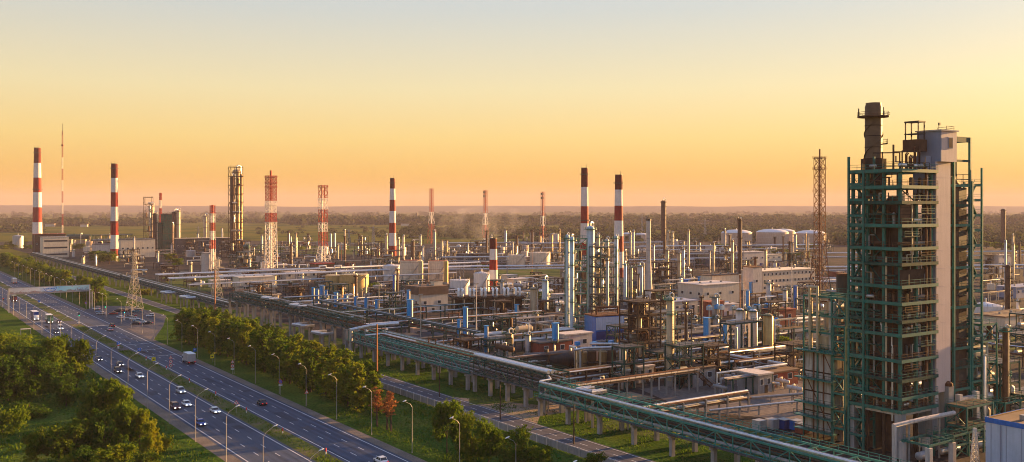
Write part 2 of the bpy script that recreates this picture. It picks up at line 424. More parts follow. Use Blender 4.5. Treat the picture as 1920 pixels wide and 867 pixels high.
# ------------------------------------------------------------------ street lamps
def lamp_meshes(arm, rise, h):
    a = MB().lathe([(.13, 0), (.09, .5), (.05, h)], n=8).mesh('pole', True); a.materials.append(M['lamp_post'])
    b = MB().pipe([(0, 0, h - .1), (arm * .25, 0, h + rise * .45), (arm, 0, h + rise)], .038, 6).mesh('arm'); b.materials.append(M['lamp_post'])
    k = MB(); k.lathe([(.09, -.45), (.2, -.15), (.2, .35), (.1, .5)], n=8)
    for i, p in enumerate(k.v): k.v[i] = (arm + .15 + p[2] * .95, p[0] * 1.0, h + rise + p[1] * .55 + p[2] * .25)
    c = k.mesh('lamp_head', True); c.materials.append(M['white_paint'])
    return a, b, c
LR = lamp_meshes(-2.1, 1.5, 10.3); LL = lamp_meshes(2.3, 2.0, 10.0)
def lamp(ms, u, v, label, grp):
    t = thing('street_lamp', label, 'street lamp', g(u, v), GZ, grp)
    for nm, m_ in zip(('pole', 'arm', 'lamp_head'), ms): part(nm, m_, t)
nth = ['nearest', 'second', 'third', 'fourth', 'fifth', 'sixth', 'seventh', 'eighth', 'ninth', 'tenth', 'eleventh', 'twelfth', 'thirteenth', 'fourteenth',
       'fifteenth', 'sixteenth', 'seventeenth', 'eighteenth', 'nineteenth', 'twentieth', 'twenty-first', 'twenty-second', 'twenty-third', 'twenty-fourth',
       'twenty-fifth', 'twenty-sixth', 'twenty-seventh', 'twenty-eighth', 'twenty-ninth', 'thirtieth', 'thirty-first', 'thirty-second', 'thirty-third', 'thirty-fourth', 'thirty-fifth', 'thirty-sixth']
for i in range(36):
    u = 128.5 + 20.45 * i
    if 478 < u < 512: u += 12
    lamp(LR, u, 102.5, f'grey street lamp beside the right carriageway, {nth[i]} from the camera', 'lamps along the right carriageway')
for i in range(25):
    lamp(LL, 159.4 + 22.6 * i, 65.4, f'grey street lamp on the left gravel verge, {nth[i]} from the camera', 'lamps along the left carriageway')

# ------------------------------------------------------------------ billboard gantry across the highway
t = thing('billboard_gantry', 'long painted billboard on a gantry across the highway', 'billboard', g(558, 65), GZ, land='the highway billboard')
def mural():
    m, n, b = node_mat('mural')
    tcn = n.nodes.new('ShaderNodeTexCoord'); sp = n.nodes.new('ShaderNodeSeparateXYZ'); n.links.new(tcn.outputs['Object'], sp.inputs[0])
    dv = n.nodes.new('ShaderNodeMath'); dv.operation = 'DIVIDE'; dv.inputs[1].default_value = 39; n.links.new(sp.outputs['X'], dv.inputs[0])
    c = rampn(n, dv.outputs[0], [(0, (.45, .46, .5)), (.3, (.62, .60, .62)), (.42, (.7, .7, .74)), (.52, (.62, .68, .8)), (.6, (.2, .5, .75)), (.75, (.3, .6, .72)), (1, (.42, .6, .62))])
    mp = n.nodes.new('ShaderNodeMapping'); mp.inputs['Scale'].default_value = (.5, 1, .8); n.links.new(tcn.outputs['Object'], mp.inputs[0])
    f = noise_fac(n, 1.0, 4, vec=mp.outputs[0])
    low = n.nodes.new('ShaderNodeMapRange'); low.inputs['From Min'].default_value = 12.0; low.inputs['From Max'].default_value = 9.4; n.links.new(sp.outputs['Z'], low.inputs[0])
    ad = n.nodes.new('ShaderNodeMath'); ad.operation = 'MULTIPLY'; n.links.new(f, ad.inputs[0]); n.links.new(low.outputs[0], ad.inputs[1])
    c = mixc(n, rampn(n, ad.outputs[0], [(.24, (0, 0, 0)), (.36, (.8,) * 3)]), c, (.17, .12, .12))
    f2 = noise_fac(n, 1.6, 2, vec=mp.outputs[0])
    c = mixc(n, rampn(n, f2, [(.60, (0, 0, 0)), (.64, (.5,) * 3)]), c, (.5, .25, .22))
    n.links.new(c, b.inputs['Base Color']); b.inputs['Roughness'].default_value = .6; return m
pnl = MB()
pnl.b(0, 39, -.12, .12, 9.6, 12.7).build('billboard_panel', mural(), t)
k = MB(); k.b(-.2, 39.2, -.16, .16, 12.7, 12.95); k.b(-.2, 39.2, -.16, .16, 9.3, 9.6); k.build('panel_frame', 'silver_dull', t)
k = MB()
for i in range(12):
    a = pi * (1 + (i + .5) / 12); k.bar((19.5 + 3.2 * cos(a), -.15, 12.6 + 2.6 * sin(a)), (19.5 + 3.2 * cos(a + .26), -.15, 12.6 + 2.6 * sin(a + .26)), .05, .22)
k.build('painted_arc', 'sign_blue', t)
k = MB()
for i, (x, wdt) in enumerate(((17.3, .5), (18.0, .35), (18.5, .6), (19.3, .3), (19.8, .5), (20.5, .45), (21.1, .5))): k.b(x, x + wdt, -.16, -.14, 11.2 + .08 * (i % 3), 11.9 - .07 * (i % 2))
k.build('painted_lettering', 'sign_blue', t)
k = MB()
for i in range(9): k.b(31 + i * .8, 31.35 + i * .8, -.15, -.13, 9.9, 10.5 + .5 * ((i * 7) % 3))
k.build('painted_skyline', 'lift_blue', t)
for x in (0, 39):
    MB().b(x - .28, x + .28, -.3, .3, 0, 12.6).build('gantry_post', 'concrete_pale', t)
MB().b(40.0, 40.5, -.25, .25, 0, 9.0).build('gantry_post', 'concrete_pale', t)
MB().bar((39, 0, 8.2), (40.3, 0, 8.2), .25).build('strut', 'silver_dull', t)

# ------------------------------------------------------------------ signs, signals, bollards
def disc(r, n=20):
    k = MB(); k.lathe([(r, 0), (r, .04)], n=n); k.v = [(x, -z, y) for x, y, z in k.v]; k.f = [tuple(reversed(f)) for f in k.f]; return k
def tri(r): return disc_n(r, 3)
def disc_n(r, n):
    k = MB(); a0 = pi / 2
    o = [(r * cos(a0 + 2 * pi * i / n), r * sin(a0 + 2 * pi * i / n)) for i in range(n)]
    k.v = [(x, 0, z) for x, z in o] + [(x, -.04, z) for x, z in o]
    k.f = [tuple(range(n)), tuple(reversed(range(n, 2 * n)))] + [(i, i + n, (i + 1) % n + n, (i + 1) % n) for i in range(n)]
    return k
def shift(k, x=0, y=0, z=0): k.v = [(a + x, b + y, c + z) for a, b, c in k.v]; return k
def sign(px, py, kinds, label, post=2.2, back=False):
    """a road sign on a post; kinds from the top down"""
    t = thing('road_sign', label, 'road sign', at(px, py), GZ)
    z = post + .35
    for kd in reversed(kinds):
        if kd == 'tri':
            sg = shift(tri(.75), z=z + .3).build('sign_plate', 'sign_red', t); shift(tri(.5), y=-.05, z=z + .3).build('sign_face', 'white_paint', sg); MB().b(-.06, .06, -.12, -.1, z + .1, z + .5).build('sign_symbol', 'sign_black', sg); z += 1.25
        elif kd == 'limit':
            sg = shift(disc(.6), z=z + .2).build('sign_plate', 'sign_red', t); shift(disc(.44), y=-.05, z=z + .2).build('sign_face', 'white_paint', sg); MB().b(-.2, .2, -.12, -.1, z, z + .4).build('sign_symbol', 'sign_black', sg); z += 1.25
        elif kd == 'plate':
            sg = MB().b(-.55, .55, -.04, 0, z - .25, z + .3).build('sign_plate', 'white_paint', t); MB().b(-.35, .35, -.07, -.05, z - .05, z + .1).build('sign_symbol', 'sign_black', sg); z += .75
        elif kd == 'nostop':
            sg = shift(disc(.62), z=z + .2).build('sign_plate', 'sign_red', t); shift(disc(.48), y=-.05, z=z + .2).build('sign_face', 'sign_blue', sg)
            MB().bar((-.34, -.12, z - .14), (.34, -.12, z + .54), .03, .12).build('sign_symbol', 'sign_red', sg); z += 1.3
        elif kd == 'blue':
            sg = MB().b(-.6, .6, -.04, 0, z - .3, z + .9).build('sign_plate', 'sign_blue', t)
            k = MB().bar((0, -.07, z - .1), (0, -.07, z + .6), .03, .16); k.bar((-.25, -.07, z + .35), (0, -.07, z + .65), .03, .14); k.bar((.25, -.07, z + .35), (0, -.07, z + .65), .03, .14); k.build('sign_symbol', 'white_paint', sg); z += 1.4
        elif kd == 'yellow':
            sg = MB().b(-.65, .65, -.04, 0, z - .35, z + .95).build('sign_plate', 'sign_yellow', t); MB().b(-.3, .3, -.07, -.05, z + .1, z + .45).build('sign_symbol', 'sign_black', sg); z += 1.5
        elif kd == 'redcap':
            MB().b(-.3, .3, -.12, .12, z - 1.2, z - .2).build('marker_body', 'white_paint', t); MB().b(-.3, .3, -.12, .12, z - .2, z + .3).build('marker_band', 'sign_red', t); z += .6
    MB().lathe([(.055, 0), (.055, z - .2)], (0, .05, 0), 6).build('post', 'lamp_post', t)
sign(443, 774, ['tri'], 'red triangle warning sign alone in the grass median', 2.0)
sign(320, 694, ['tri', 'limit', 'limit'], 'median sign post with red triangle above two round signs', 1.0)
sign(436, 702, ['tri', 'limit', 'plate'], 'roadside sign post with triangle, round sign and plate by trees', 1.4)
sign(526, 741, ['nostop', 'plate'], 'round blue and red no-stopping sign by the tree row', 2.6)
sign(575, 762, ['tri'], 'red triangle warning sign on the right verge near tree row end', 3.2)
sign(288, 682, ['yellow'], 'square yellow sign low in the grass median', .9)
sign(398, 680, ['yellow'], 'square yellow sign on the verge beside the box truck', 1.5)
sign(261, 663, ['blue'], 'blue arrow sign at the end of the median by the crossing', .8)
sign(222, 655, ['blue', 'redcap'], 'blue arrow sign above a red and white median marker', 1.1)
sign(365, 667, ['blue'], 'blue square sign beside the box truck under the trees', 1.4)
sign(73, 572, ['blue'], 'blue arrow sign on the median beyond the billboard', 1.4)
sign(161, 577, ['nostop'], 'small red round sign at the right billboard post', 2.0)
sign(38, 522, ['yellow'], 'small yellow sign beside the road beyond the billboard', 2.4)
def marker(i, px, py):
    t = thing('median_marker', f'short red and white marker post in the grass median, {nth[i]} from the camera', 'marker', at(px, py), GZ, 'red marker posts in the median')
    MB().lathe([(.14, 0), (.14, .6)], n=8).build('base', 'white_paint', t); MB().lathe([(.16, .6), (.16, 1.3), (.1, 1.4)], n=8).build('cap', 'sign_red', t)
for i, q in enumerate(((611, 852), (530, 813), (462, 774), (404.5, 743), (355, 718), (312, 694), (274, 676))): marker(i, *q)
def signal(px, py, label, red=False):
    t = thing('traffic_light', label, 'traffic light', at(px, py), GZ)
    MB().lathe([(.09, 0), (.07, 4.8)], n=8).build('pole', 'lamp_post', t)
    MB().b(-.28, .28, -.35, .05, 3.6, 4.9).build('signal_box', 'black', t)
    for i, z in enumerate((4.65, 4.25, 3.85)):
        shift(disc(.15, 12), y=-.36, z=z).build('signal_lens', ('signal_green' if i == 2 else 'black') if not red else ('signal_red' if i == 0 else 'black'), t)
    MB().b(-.35, .35, -.3, .3, 0, 1.2).build('control_box', 'concrete_pale', t)
signal(148, 607, 'traffic light showing green at the median end'); signal(233, 601, 'traffic light showing green on the kerb by parked cars')
signal(6, 576, 'traffic light with red lamp at the far left kerb', True)
signal(197, 590, 'traffic light showing green beside the blue parked car')

# ------------------------------------------------------------------ power pylons
def lattice_bars(k, w0, w1, z0, z1, n, t, horiz=True, ease=1.0):
    for i in range(n):
        a = i / n; c = (i + 1) / n; za = z0 + (z1 - z0) * a; zc = z0 + (z1 - z0) * c
        wa = (w0 + (w1 - w0) * a ** ease) / 2; wc = (w0 + (w1 - w0) * c ** ease) / 2
        ca = [(-wa, -wa, za), (wa, -wa, za), (wa, wa, za), (-wa, wa, za)]; cc = [(-wc, -wc, zc), (wc, -wc, zc), (wc, wc, zc), (-wc, wc, zc)]
        for q in range(4):
            r = (q + 1) % 4
            k.bar(ca[q], cc[r], t); k.bar(ca[r], cc[q], t)
            if horiz: k.bar(cc[q], cc[r], t)
def pylon(px, py, ytop, wpx, label, land=None):
    p = at(px, py); t = thing('power_pylon', label, 'pylon', p, GZ + .3, land=land); h = zat(ytop, p.y); w0 = wpx * p.y / F; w1 = w0 * .28
    hk = h * .62
    for sx_, sy_ in ((-1, -1), (1, -1), (1, 1), (-1, 1)):
        k = MB().bar((sx_ * w0 / 2, sy_ * w0 / 2, 0), (sx_ * w1 / 2, sy_ * w1 / 2, hk), .2); k.bar((sx_ * w1 / 2, sy_ * w1 / 2, hk), (sx_ * w1 * .3, sy_ * w1 * .3, h), .15); k.build('leg', 'pylon_grey', t)
    k = MB(); lattice_bars(k, w0, w1, 0, hk, 6, .1); lattice_bars(k, w1, w1 * .6, hk, h * .97, 6, .08); k.build('bracing', 'pylon_grey', t)
    for z, L in ((.66, .62), (.80, .75), (.93, .5)):
        k = MB(); a = L * w0
        for s in (-1, 1): k.bar((0, 0, h * z + .5), (s * a, 0, h * z), .16); k.bar((0, 0, h * z - .5), (s * a, 0, h * z), .16); k.bar((s * a, 0, h * z), (s * a, 0, h * z - 1.6), .13)
        k.build('cross_arm', 'pylon_grey', t)
pylon(252, 591, 470, 26, 'steel lattice power pylon standing beside the parked cars', 'the parking-place pylon')
pylon(406, 578, 483, 22, 'smaller steel lattice power pylon beside the pipe bridge end', 'the smaller pylon')

# rusty lamp masts along the service road
def mast(px, py, ytop, label):
    p = at(px, py); h = zat(ytop, p.y); t = thing('lamp_mast', label, 'lamp mast', p, GZ)
    MB().lathe([(.32, 0), (.2, h)], n=8).build('pole', 'pole_rust', t)
    for s in (-1, 1):
        a = MB().bar((0, 0, h * .93), (s * 3.2, 0, h * .93), .12).build('arm', 'pole_rust', t)
        MB().b(s * 3.2 - .3, s * 3.2 + .3, -.25, .25, h * .93 - .45, h * .93 - .1).build('lamp_head', 'white_paint', a)
mast(707, 741, 608, 'tall rust-coloured lamp mast behind the two bare trees'); mast(403, 612, 508, 'tall thin rust-coloured mast left of the long pipe bridge')
for q, l in (((824, 745), 'first'), ((938, 787), 'second'), ((1076, 833), 'third')):
    p = at(*q); t = thing('wooden_pole', f'plain brown pole on the grass edge of the service road, {l} from the left', 'pole', p, GZ)
    MB().lathe([(.17, 0), (.12, 9.0)], n=7).build('shaft', 'brown_steel', t); MB().bar((-.7, 0, 8.4), (.7, 0, 8.4), .12).build('crossbar', 'brown_steel', t)
# ------------------------------------------------------------------ vehicles (local +y = forward)
PAINTS = dict(white=(.70, .70, .70), silver=(.42, .43, .45), black=(.015, .015, .018), dark=(.03, .032, .04), blue=(.02, .06, .26), red=(.32, .03, .02), maroon=(.10, .02, .02), teal=(.05, .2, .26), green=(.06, .14, .09), yellow=(.7, .55, .05), lightblue=(.2, .33, .45))
for k_, c_ in PAINTS.items(): M['paint_' + k_] = mat('paint_' + k_, c_, .25, .15, var=.06)
def loft(secs):
    """sections (y, half-width, z0, z1) -> body with chamfered edges"""
    k = MB()
    for (y, hw, z0, z1) in secs:
        c = min(.14, (z1 - z0) * .3)
        k.v += [(x, y, z) for x, z in ((-hw + c, z0), (hw - c, z0), (hw, z0 + c), (hw, z1 - c * 1.2), (hw - c * 1.3, z1), (-hw + c * 1.3, z1), (-hw, z1 - c * 1.2), (-hw, z0 + c))]
    n = 8
    for s_ in range(len(secs) - 1):
        for i in range(n):
            j = (i + 1) % n; k.f.append((s_ * n + i, (s_ + 1) * n + i, (s_ + 1) * n + j, s_ * n + j))
    k.f.append(tuple(range(n))); k.f.append(tuple(reversed(range((len(secs) - 1) * n, len(secs) * n))))
    return k
def wheel_mesh(r, w_):
    k = MB().lathe([(r * .6, -w_ / 2), (r, -w_ / 2 + .03), (r, w_ / 2 - .03), (r * .6, w_ / 2)], n=14); k.v = [(z, x, y) for x, y, z in k.v]
    m = k.mesh('wheel', True); m.materials.append(M['tyre'])
    k = MB().lathe([(r * .55, -w_ / 2 - .01), (r * .55, w_ / 2 + .01)], n=10); k.v = [(z, x, y) for x, y, z in k.v]
    m2 = k.mesh('rim'); m2.materials.append(M['rim']); return m, m2
W1 = wheel_mesh(.33, .22); W2 = wheel_mesh(.5, .3)
def wheels(t, w, ys, hw, r):
    for y in ys:
        for s in (-1, 1):
            o = part('wheel', w[0], t, loc=(s * hw, y, r)); part('rim', w[1], o)
CARM = {}
def car_meshes(kind):
    if kind in CARM: return CARM[kind]
    L, hw, ht, hood, cab0, cab1 = dict(sedan=(2.25, .88, 1.45, .88, -1.55, 1.0), hatch=(2.0, .86, 1.5, .92, -1.85, .95), suv=(2.3, .94, 1.75, 1.05, -2.1, 1.0), van=(2.5, .97, 2.1, 1.15, -2.4, 1.45))[kind]
    b = loft([(-L, hw * .82, .42, hood * .86), (-L + .15, hw * .97, .26, hood * .98), (-L + .8, hw, .22, hood), (0, hw, .22, hood), (L - 1.2, hw, .22, hood), (L - .25, hw * .94, .25, hood * .84), (L, hw * .76, .36, hood * .62)])
    r0, r1 = cab0 + (.55 if kind == 'sedan' else .25), cab1 - (.75 if kind != 'van' else .6)
    rw = hw * .74
    k = b; o = len(k.v)
    k.v += [(-rw, r0, ht), (rw, r0, ht), (rw, r1, ht), (-rw, r1, ht), (-rw - .05, r0 - .05, ht - .09), (rw + .05, r0 - .05, ht - .09), (rw + .05, r1 + .07, ht - .09), (-rw - .05, r1 + .07, ht - .09)]
    k.f += [tuple(o + i for i in f) for f in ((0, 1, 2, 3), (4, 5, 1, 0), (5, 6, 2, 1), (6, 7, 3, 2), (7, 4, 0, 3))]
    bm = hw * .9; zz = ht - .09; zb = hood - .03
    for s in (-1, 1):
        k.bar((s * bm, cab0, zb), (s * (rw + .04), r0, zz), .07); k.bar((s * bm, cab1, zb), (s * (rw + .04), r1, zz), .07); k.bar((s * bm, (cab0 + cab1) / 2, zb), (s * (rw + .04), (r0 + r1) / 2, zz), .06)
    body = k.mesh('body', True)
    def q(*p):
        m = MB().quad(*p).mesh('pane'); m.materials.append(M['glass_dark']); return m
    panes = [('windscreen', q((-bm, cab1, zb), (bm, cab1, zb), (rw, r1 + .03, zz), (-rw, r1 + .03, zz))), ('rear_window', q((bm, cab0, zb), (-bm, cab0, zb), (-rw, r0 - .03, zz), (rw, r0 - .03, zz))),
             ('side_window', q((bm, cab1, zb), (bm, cab0, zb), (rw + .03, r0, zz), (rw + .03, r1, zz))), ('side_window', q((-bm, cab0, zb), (-bm, cab1, zb), (-rw - .03, r1, zz), (-rw - .03, r0, zz)))]
    hl = MB().box((0, 0, 0), (.36, .12, .2)).mesh('headlight'); tl = MB().box((0, 0, 0), (.34, .1, .18)).mesh('tail_light')
    CARM[kind] = (body, panes, hl, tl, L, hw, hood); return CARM[kind]
CCACHE = {}
def car(loc, rz, paint, label, kind='sedan', lights=False, cat='car', group=None):
    body, panes, hl, tl, L, hw, hood = car_meshes(kind)
    t = thing('car' if kind != 'van' else 'van', label, cat, loc, rz, group)
    key = (kind, paint)
    if key not in CCACHE: b = body.copy(); b.materials.append(M['paint_' + paint]); CCACHE[key] = b
    bo = part('body', CCACHE[key], t)
    for nm, me in panes: part(nm, me, t)
    wheels(t, W1, (-L * .6, L * .62), hw - .08, .33)
    kh = (kind, lights)
    if kh not in CCACHE:
        a = hl.copy(); a.materials.append(M['head_glow' if lights else 'white_paint']); c = tl.copy(); c.materials.append(M['tail_glow']); CCACHE[kh] = (a, c)
    for s in (-1, 1): part('headlight', CCACHE[kh][0], t, loc=(s * hw * .6, L - .06, hood * .64)); part('tail_light', CCACHE[kh][1], t, loc=(s * hw * .66, -L + .02, hood * .8))
    return t
def snap(px, py, lanes):
    p = at(px, py); u, v = uv(p); v = min(lanes, key=lambda q: abs(q - v)); return g(u, v, .02)
LLN = (71.5, 75.2, 79.0); RLN = (89.4, 92.9, 96.4)
TO, AW = GZ + pi, GZ
for px_, py_, pnt, kd, lab in ((190, 676, 'black', 'sedan', 'black car with headlights on, furthest ahead of the oncoming group of three'), (226, 686, 'dark', 'sedan', 'dark car with headlights on beside the median grass'),
                         (219, 699, 'black', 'suv', 'black car with headlights on in the outer lane before the white sedan'), (262, 708, 'white', 'sedan', 'white sedan following the three dark oncoming cars'),
                         (339, 737, 'silver', 'suv', 'silver car next to the median, left of the white oncoming pair'), (350, 761, 'white', 'sedan', 'white sedan in the middle lane beside the dark red car'),
                         (329, 767, 'maroon', 'suv', 'dark red car in the outer lane next to a lamp post'), (403, 774, 'white', 'sedan', 'white sedan alone beside the median edge line'),
                         (377, 797, 'blue', 'sedan', 'blue car in the outer lane nearest the camera')):
    car(snap(px_, py_, LLN), TO, pnt, lab, kd, True, group='oncoming cars on the left carriageway')
car(snap(119, 618, LLN), TO, 'white', 'white van with headlights on at the left stop line', 'van', True, 'van')
car(snap(106, 625, LLN), TO, 'black', 'black car with headlights on just past the left stop line', 'sedan', True)
car(snap(107, 606, LLN), TO, 'maroon', 'dark red car between the green truck and the white van', 'hatch', True)
car(g(640, 75.2, .02), TO, 'dark', 'dark car with headlights on at the far left edge of the highway', 'suv', True)
car(snap(492, 759, RLN), AW, 'black', 'black car driving away in the middle of the right carriageway', 'sedan')
car(snap(716, 868, RLN), AW, 'white', 'white car driving away at the bottom edge of the picture', 'sedan')
car(snap(207, 620, RLN), AW, 'silver', 'silver car driving away past the right stop line', 'sedan')
car(snap(231, 612, RLN), AW, 'black', 'black off-road car at the kerb by the right stop line', 'suv')
for i, (px_, py_, pnt, kd, r, lab) in enumerate(((187, 587, 'lightblue', 'hatch', 1.2, 'light blue car parked behind the front silver car'), (190, 590, 'silver', 'sedan', 1.2, 'silver sedan parked nearest the billboard posts'),
        (212, 590, 'red', 'sedan', 1.3, 'red sedan parked beside the highway'), (222, 585, 'dark', 'suv', 1.0, 'dark off-road car parked behind the red sedan'), (229, 584, 'black', 'sedan', 1.1, 'black sedan parked at the back of the parking place'),
        (241, 585, 'maroon', 'hatch', 1.2, 'dark red hatchback parked left of the pylon'), (256, 586, 'teal', 'van', 1.3, 'teal van parked behind the pylon'), (226, 597, 'white', 'sedan', .5, 'white sedan parked at the near left kerb by the pylon'),
        (243, 598, 'silver', 'hatch', 1.0, 'silver hatchback in the second parked row'), (252, 600, 'white', 'sedan', 1.0, 'white sedan parked under the pylon legs'), (259, 603, 'lightblue', 'sedan', 1.0, 'pale blue sedan parked right of the pylon'),
        (267, 606, 'white', 'sedan', 1.1, 'white sedan at the near end of the parked row'), (277, 608, 'black', 'sedan', 1.2, 'black sedan at the right end of the parked row'), (254, 609, 'dark', 'hatch', 1.0, 'dark hatchback parked at the front of the row'),
        (282, 594, 'white', 'hatch', 1.2, 'white hatchback parked alone next to the tree row'), (181, 581, 'white', 'hatch', .9, 'white hatchback parked furthest left by the billboard posts'), (247, 594, 'maroon', 'sedan', 1.0, 'dark red sedan under the pylon'))):
    car(at(px_, py_, .02), GZ + r, pnt, lab, kd, group='cars parked around the pylon')
def truck(loc, rz, label, cabp, boxm, L=8.0, boxh=2.7, lights=False, roof=None, nm='truck', cat='truck'):
    t = thing(nm, label, cat, loc, rz)
    y1 = L / 2; k = loft([(y1 - 1.9, 1.15, .6, 2.6), (y1 - .5, 1.18, .5, 2.65), (y1 - .1, 1.15, .5, 2.0), (y1, 1.1, .55, 1.3)])
    c = k.build('cab', 'paint_' + cabp, t, True)
    MB().quad((-1.0, y1 - .06, 1.55), (1.0, y1 - .06, 1.55), (.98, y1 - .42, 2.4), (-.98, y1 - .42, 2.4)).build('windscreen', 'glass_dark', c)
    for s in (-1, 1):
        MB().b(s * 1.19 - .02, s * 1.19 + .02, y1 - 1.5, y1 - .6, 1.5, 2.25).build('side_window', 'glass_dark', c)
        MB().b(s * .8 - .2, s * .8 + .2, y1 - .05, y1 + .05, .7, .95).build('headlight', 'head_glow' if lights else 'white_paint', c)
        MB().b(s * 1.0 - .18, s * 1.0 + .18, -y1 - .06, -y1 + .0, .8, 1.0).build('tail_light', 'tail_glow', t)
    bx = MB().b(-1.25, 1.25, -y1, y1 - 2.1, 1.05, 1.05 + boxh).build('cargo_box', boxm, t)
    if roof: MB().b(-1.28, 1.28, -y1 - .03, y1 - 2.07, 1.05 + boxh, 1.17 + boxh).build('box_roof', roof, bx)
    k = MB()
    for i in range(int(L / 1.2) - 1):
        for s in (-1, 1): k.b(s * 1.26 - .02, s * 1.26 + .02, -y1 + .6 + i * 1.2, -y1 + .68 + i * 1.2, 1.1, 1.0 + boxh)
    k.build('box_ribs', 'silver_dull', bx)
    MB().b(-.45, .45, -y1 + .1, y1 - .3, .6, 1.0).build('chassis', 'black', t)
    wheels(t, W2, (-y1 + 1.3, -y1 + 2.5, y1 - 1.1), 1.0, .5); return t
truck(snap(354, 681, RLN), AW, 'white box truck driving away beside the tree row', 'white', 'vessel_grey', 8.5, 2.6, roof='white_paint')
truck(snap(88, 606, LLN), TO, 'green canvas truck with white roof waiting at the lights', 'green', 'paint_green', 8.6, 2.8, True, 'white_paint')
truck(snap(64, 600, LLN), TO, 'tall blue and white truck beside the green canvas truck', 'white', 'paint_blue', 10, 3.0, True, 'white_paint')
truck(snap(23, 566, LLN), TO, 'dark truck with bright headlights passing under the billboard', 'maroon', 'paint_dark', 8, 2.5, True)
truck(g(770, 93, .02), AW, 'white truck with grey trailer driving away at the far left', 'white', 'vessel_grey', 11, 2.7, roof='white_paint')
# ------------------------------------------------------------------ trees
def leaf_mat(name, stops, trans=.45):
    m = bpy.data.materials.new(name); m.use_nodes = True; n = m.node_tree; n.nodes.clear()
    o = n.nodes.new('ShaderNodeOutputMaterial'); d = n.nodes.new('ShaderNodeBsdfDiffuse'); t = n.nodes.new('ShaderNodeBsdfTranslucent'); mx = n.nodes.new('ShaderNodeMixShader')
    oi = n.nodes.new('ShaderNodeObjectInfo')
    f = noise_fac(n, .55, 4)
    ad = n.nodes.new('ShaderNodeMath'); ad.operation = 'MULTIPLY_ADD'; ad.inputs[1].default_value = .35; n.links.new(oi.outputs['Random'], ad.inputs[0]); n.links.new(f, ad.inputs[2])
    c = rampn(n, ad.outputs[0], stops)
    n.links.new(c, d.inputs[0]); n.links.new(c, t.inputs[0]); mx.inputs[0].default_value = trans
    n.links.new(d.outputs[0], mx.inputs[1]); n.links.new(t.outputs[0], mx.inputs[2]); n.links.new(mx.outputs[0], o.inputs[0]); return m
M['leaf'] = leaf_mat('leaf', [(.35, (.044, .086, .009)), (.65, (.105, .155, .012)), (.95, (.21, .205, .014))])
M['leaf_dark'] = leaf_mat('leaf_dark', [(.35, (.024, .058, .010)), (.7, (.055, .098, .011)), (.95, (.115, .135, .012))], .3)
M['leaf_grass'] = leaf_mat('leaf_grass', [(.35, (.035, .075, .009)), (.7, (.075, .125, .011)), (.95, (.15, .15, .014))], .4)
M['leaf_bare'] = leaf_mat('leaf_bare', [(.35, (.20, .075, .03)), (.8, (.36, .15, .05))], .2)
M['leaf_far'] = leaf_mat('leaf_far', [(.35, (.034, .044, .018)), (.8, (.055, .062, .022))], .3)
def crown(seed, h, z0, r, clumps, per, leaf, shape='round', lobes=6):
    rd = random.Random(seed); vs = []; fs = []
    cs = []
    if shape == 'round':
        lob = [(Vector((rd.uniform(-.68, .68) * r, rd.uniform(-.68, .68) * r, z0 + (h - z0) * rd.uniform(.15, .82))), r * rd.uniform(.26, .5)) for _ in range(lobes)] + [(Vector((0, 0, z0 + (h - z0) * .72)), r * .5)]
    elif shape == 'tall':
        lob = [(Vector((rd.uniform(-.3, .3) * r, rd.uniform(-.3, .3) * r, z0 + (h - z0) * (i + .6) / (lobes + .4))), r * rd.uniform(.6, .9) * (1 - .45 * (i / lobes) ** 2)) for i in range(lobes)]
    else:
        lob = [(Vector((rd.uniform(-.8, .8) * r, rd.uniform(-.8, .8) * r, h * rd.uniform(.3, .55))), h * rd.uniform(.35, .5)) for _ in range(lobes)]
    for _ in range(clumps):
        c, lr = lob[rd.randrange(len(lob))]
        d = Vector((rd.gauss(0, 1), rd.gauss(0, 1), rd.gauss(.15, 1))).normalized()
        cs.append((c + d * lr * (rd.random() ** .45), lr))
    for c, lr in cs:
        cr_ = lr * rd.uniform(.16, .34)
        for _ in range(per):
            p = c + Vector((rd.gauss(0, .6), rd.gauss(0, .6), rd.gauss(0, .5))) * cr_
            if p.z < .15: p.z = .15
            nrm = Vector((rd.gauss(0, 1), rd.gauss(0, 1), rd.gauss(.5, 1))).normalized()
            a = nrm.orthogonal().normalized(); b = nrm.cross(a); an = rd.random() * pi
            a, b = a * cos(an) + b * sin(an), b * cos(an) - a * sin(an)
            s = leaf * rd.uniform(.6, 1.3); o = len(vs)
            vs += [tuple(p - a * s), tuple(p + b * s * .55), tuple(p + a * s), tuple(p - b * s * .55)]; fs.append((o, o + 1, o + 2, o + 3))
    me = bpy.data.meshes.new('crown'); me.from_pydata(vs, [], fs); me.update(); return me
def trunk(seed, h, r, limbs=5, spread=2.0):
    rd = random.Random(seed); k = MB(); top = (rd.uniform(-.3, .3), rd.uniform(-.3, .3), h * .8)
    k.pipe([(0, 0, -.05), (rd.uniform(-.1, .1), rd.uniform(-.1, .1), h * .3), top], r, 7, r * .3)
    for i in range(limbs):
        a = 2 * pi * i / limbs + rd.random(); z = h * rd.uniform(.25, .55)
        k.pipe([(0, 0, z), (cos(a) * spread * .5, sin(a) * spread * .5, z + h * .14), (cos(a) * spread, sin(a) * spread, z + h * .3)], r * .4, 5, r * .12)
    return k.mesh('trunk', True)
TP = {}
def tree_proto(key, n, h, z0, r, clumps, per, leaf, shape, m, limbs=5, lobes=6):
    TP[key] = []
    for i in range(n):
        c = crown(hash(key) % 97 + i * 13 if False else sum(map(ord, key)) + i * 13, h, z0, r, clumps, per, leaf, shape, lobes); c.materials.append(M[m])
        tk = trunk(i + 3, h, h * .016 + .05, limbs, r * .6); tk.materials.append(M['bark'])
        TP[key].append((c, tk, h, r))
tree_proto('row', 5, 12, 1.2, 3.0, 170, 15, .36, 'tall', 'leaf', 4, 6)
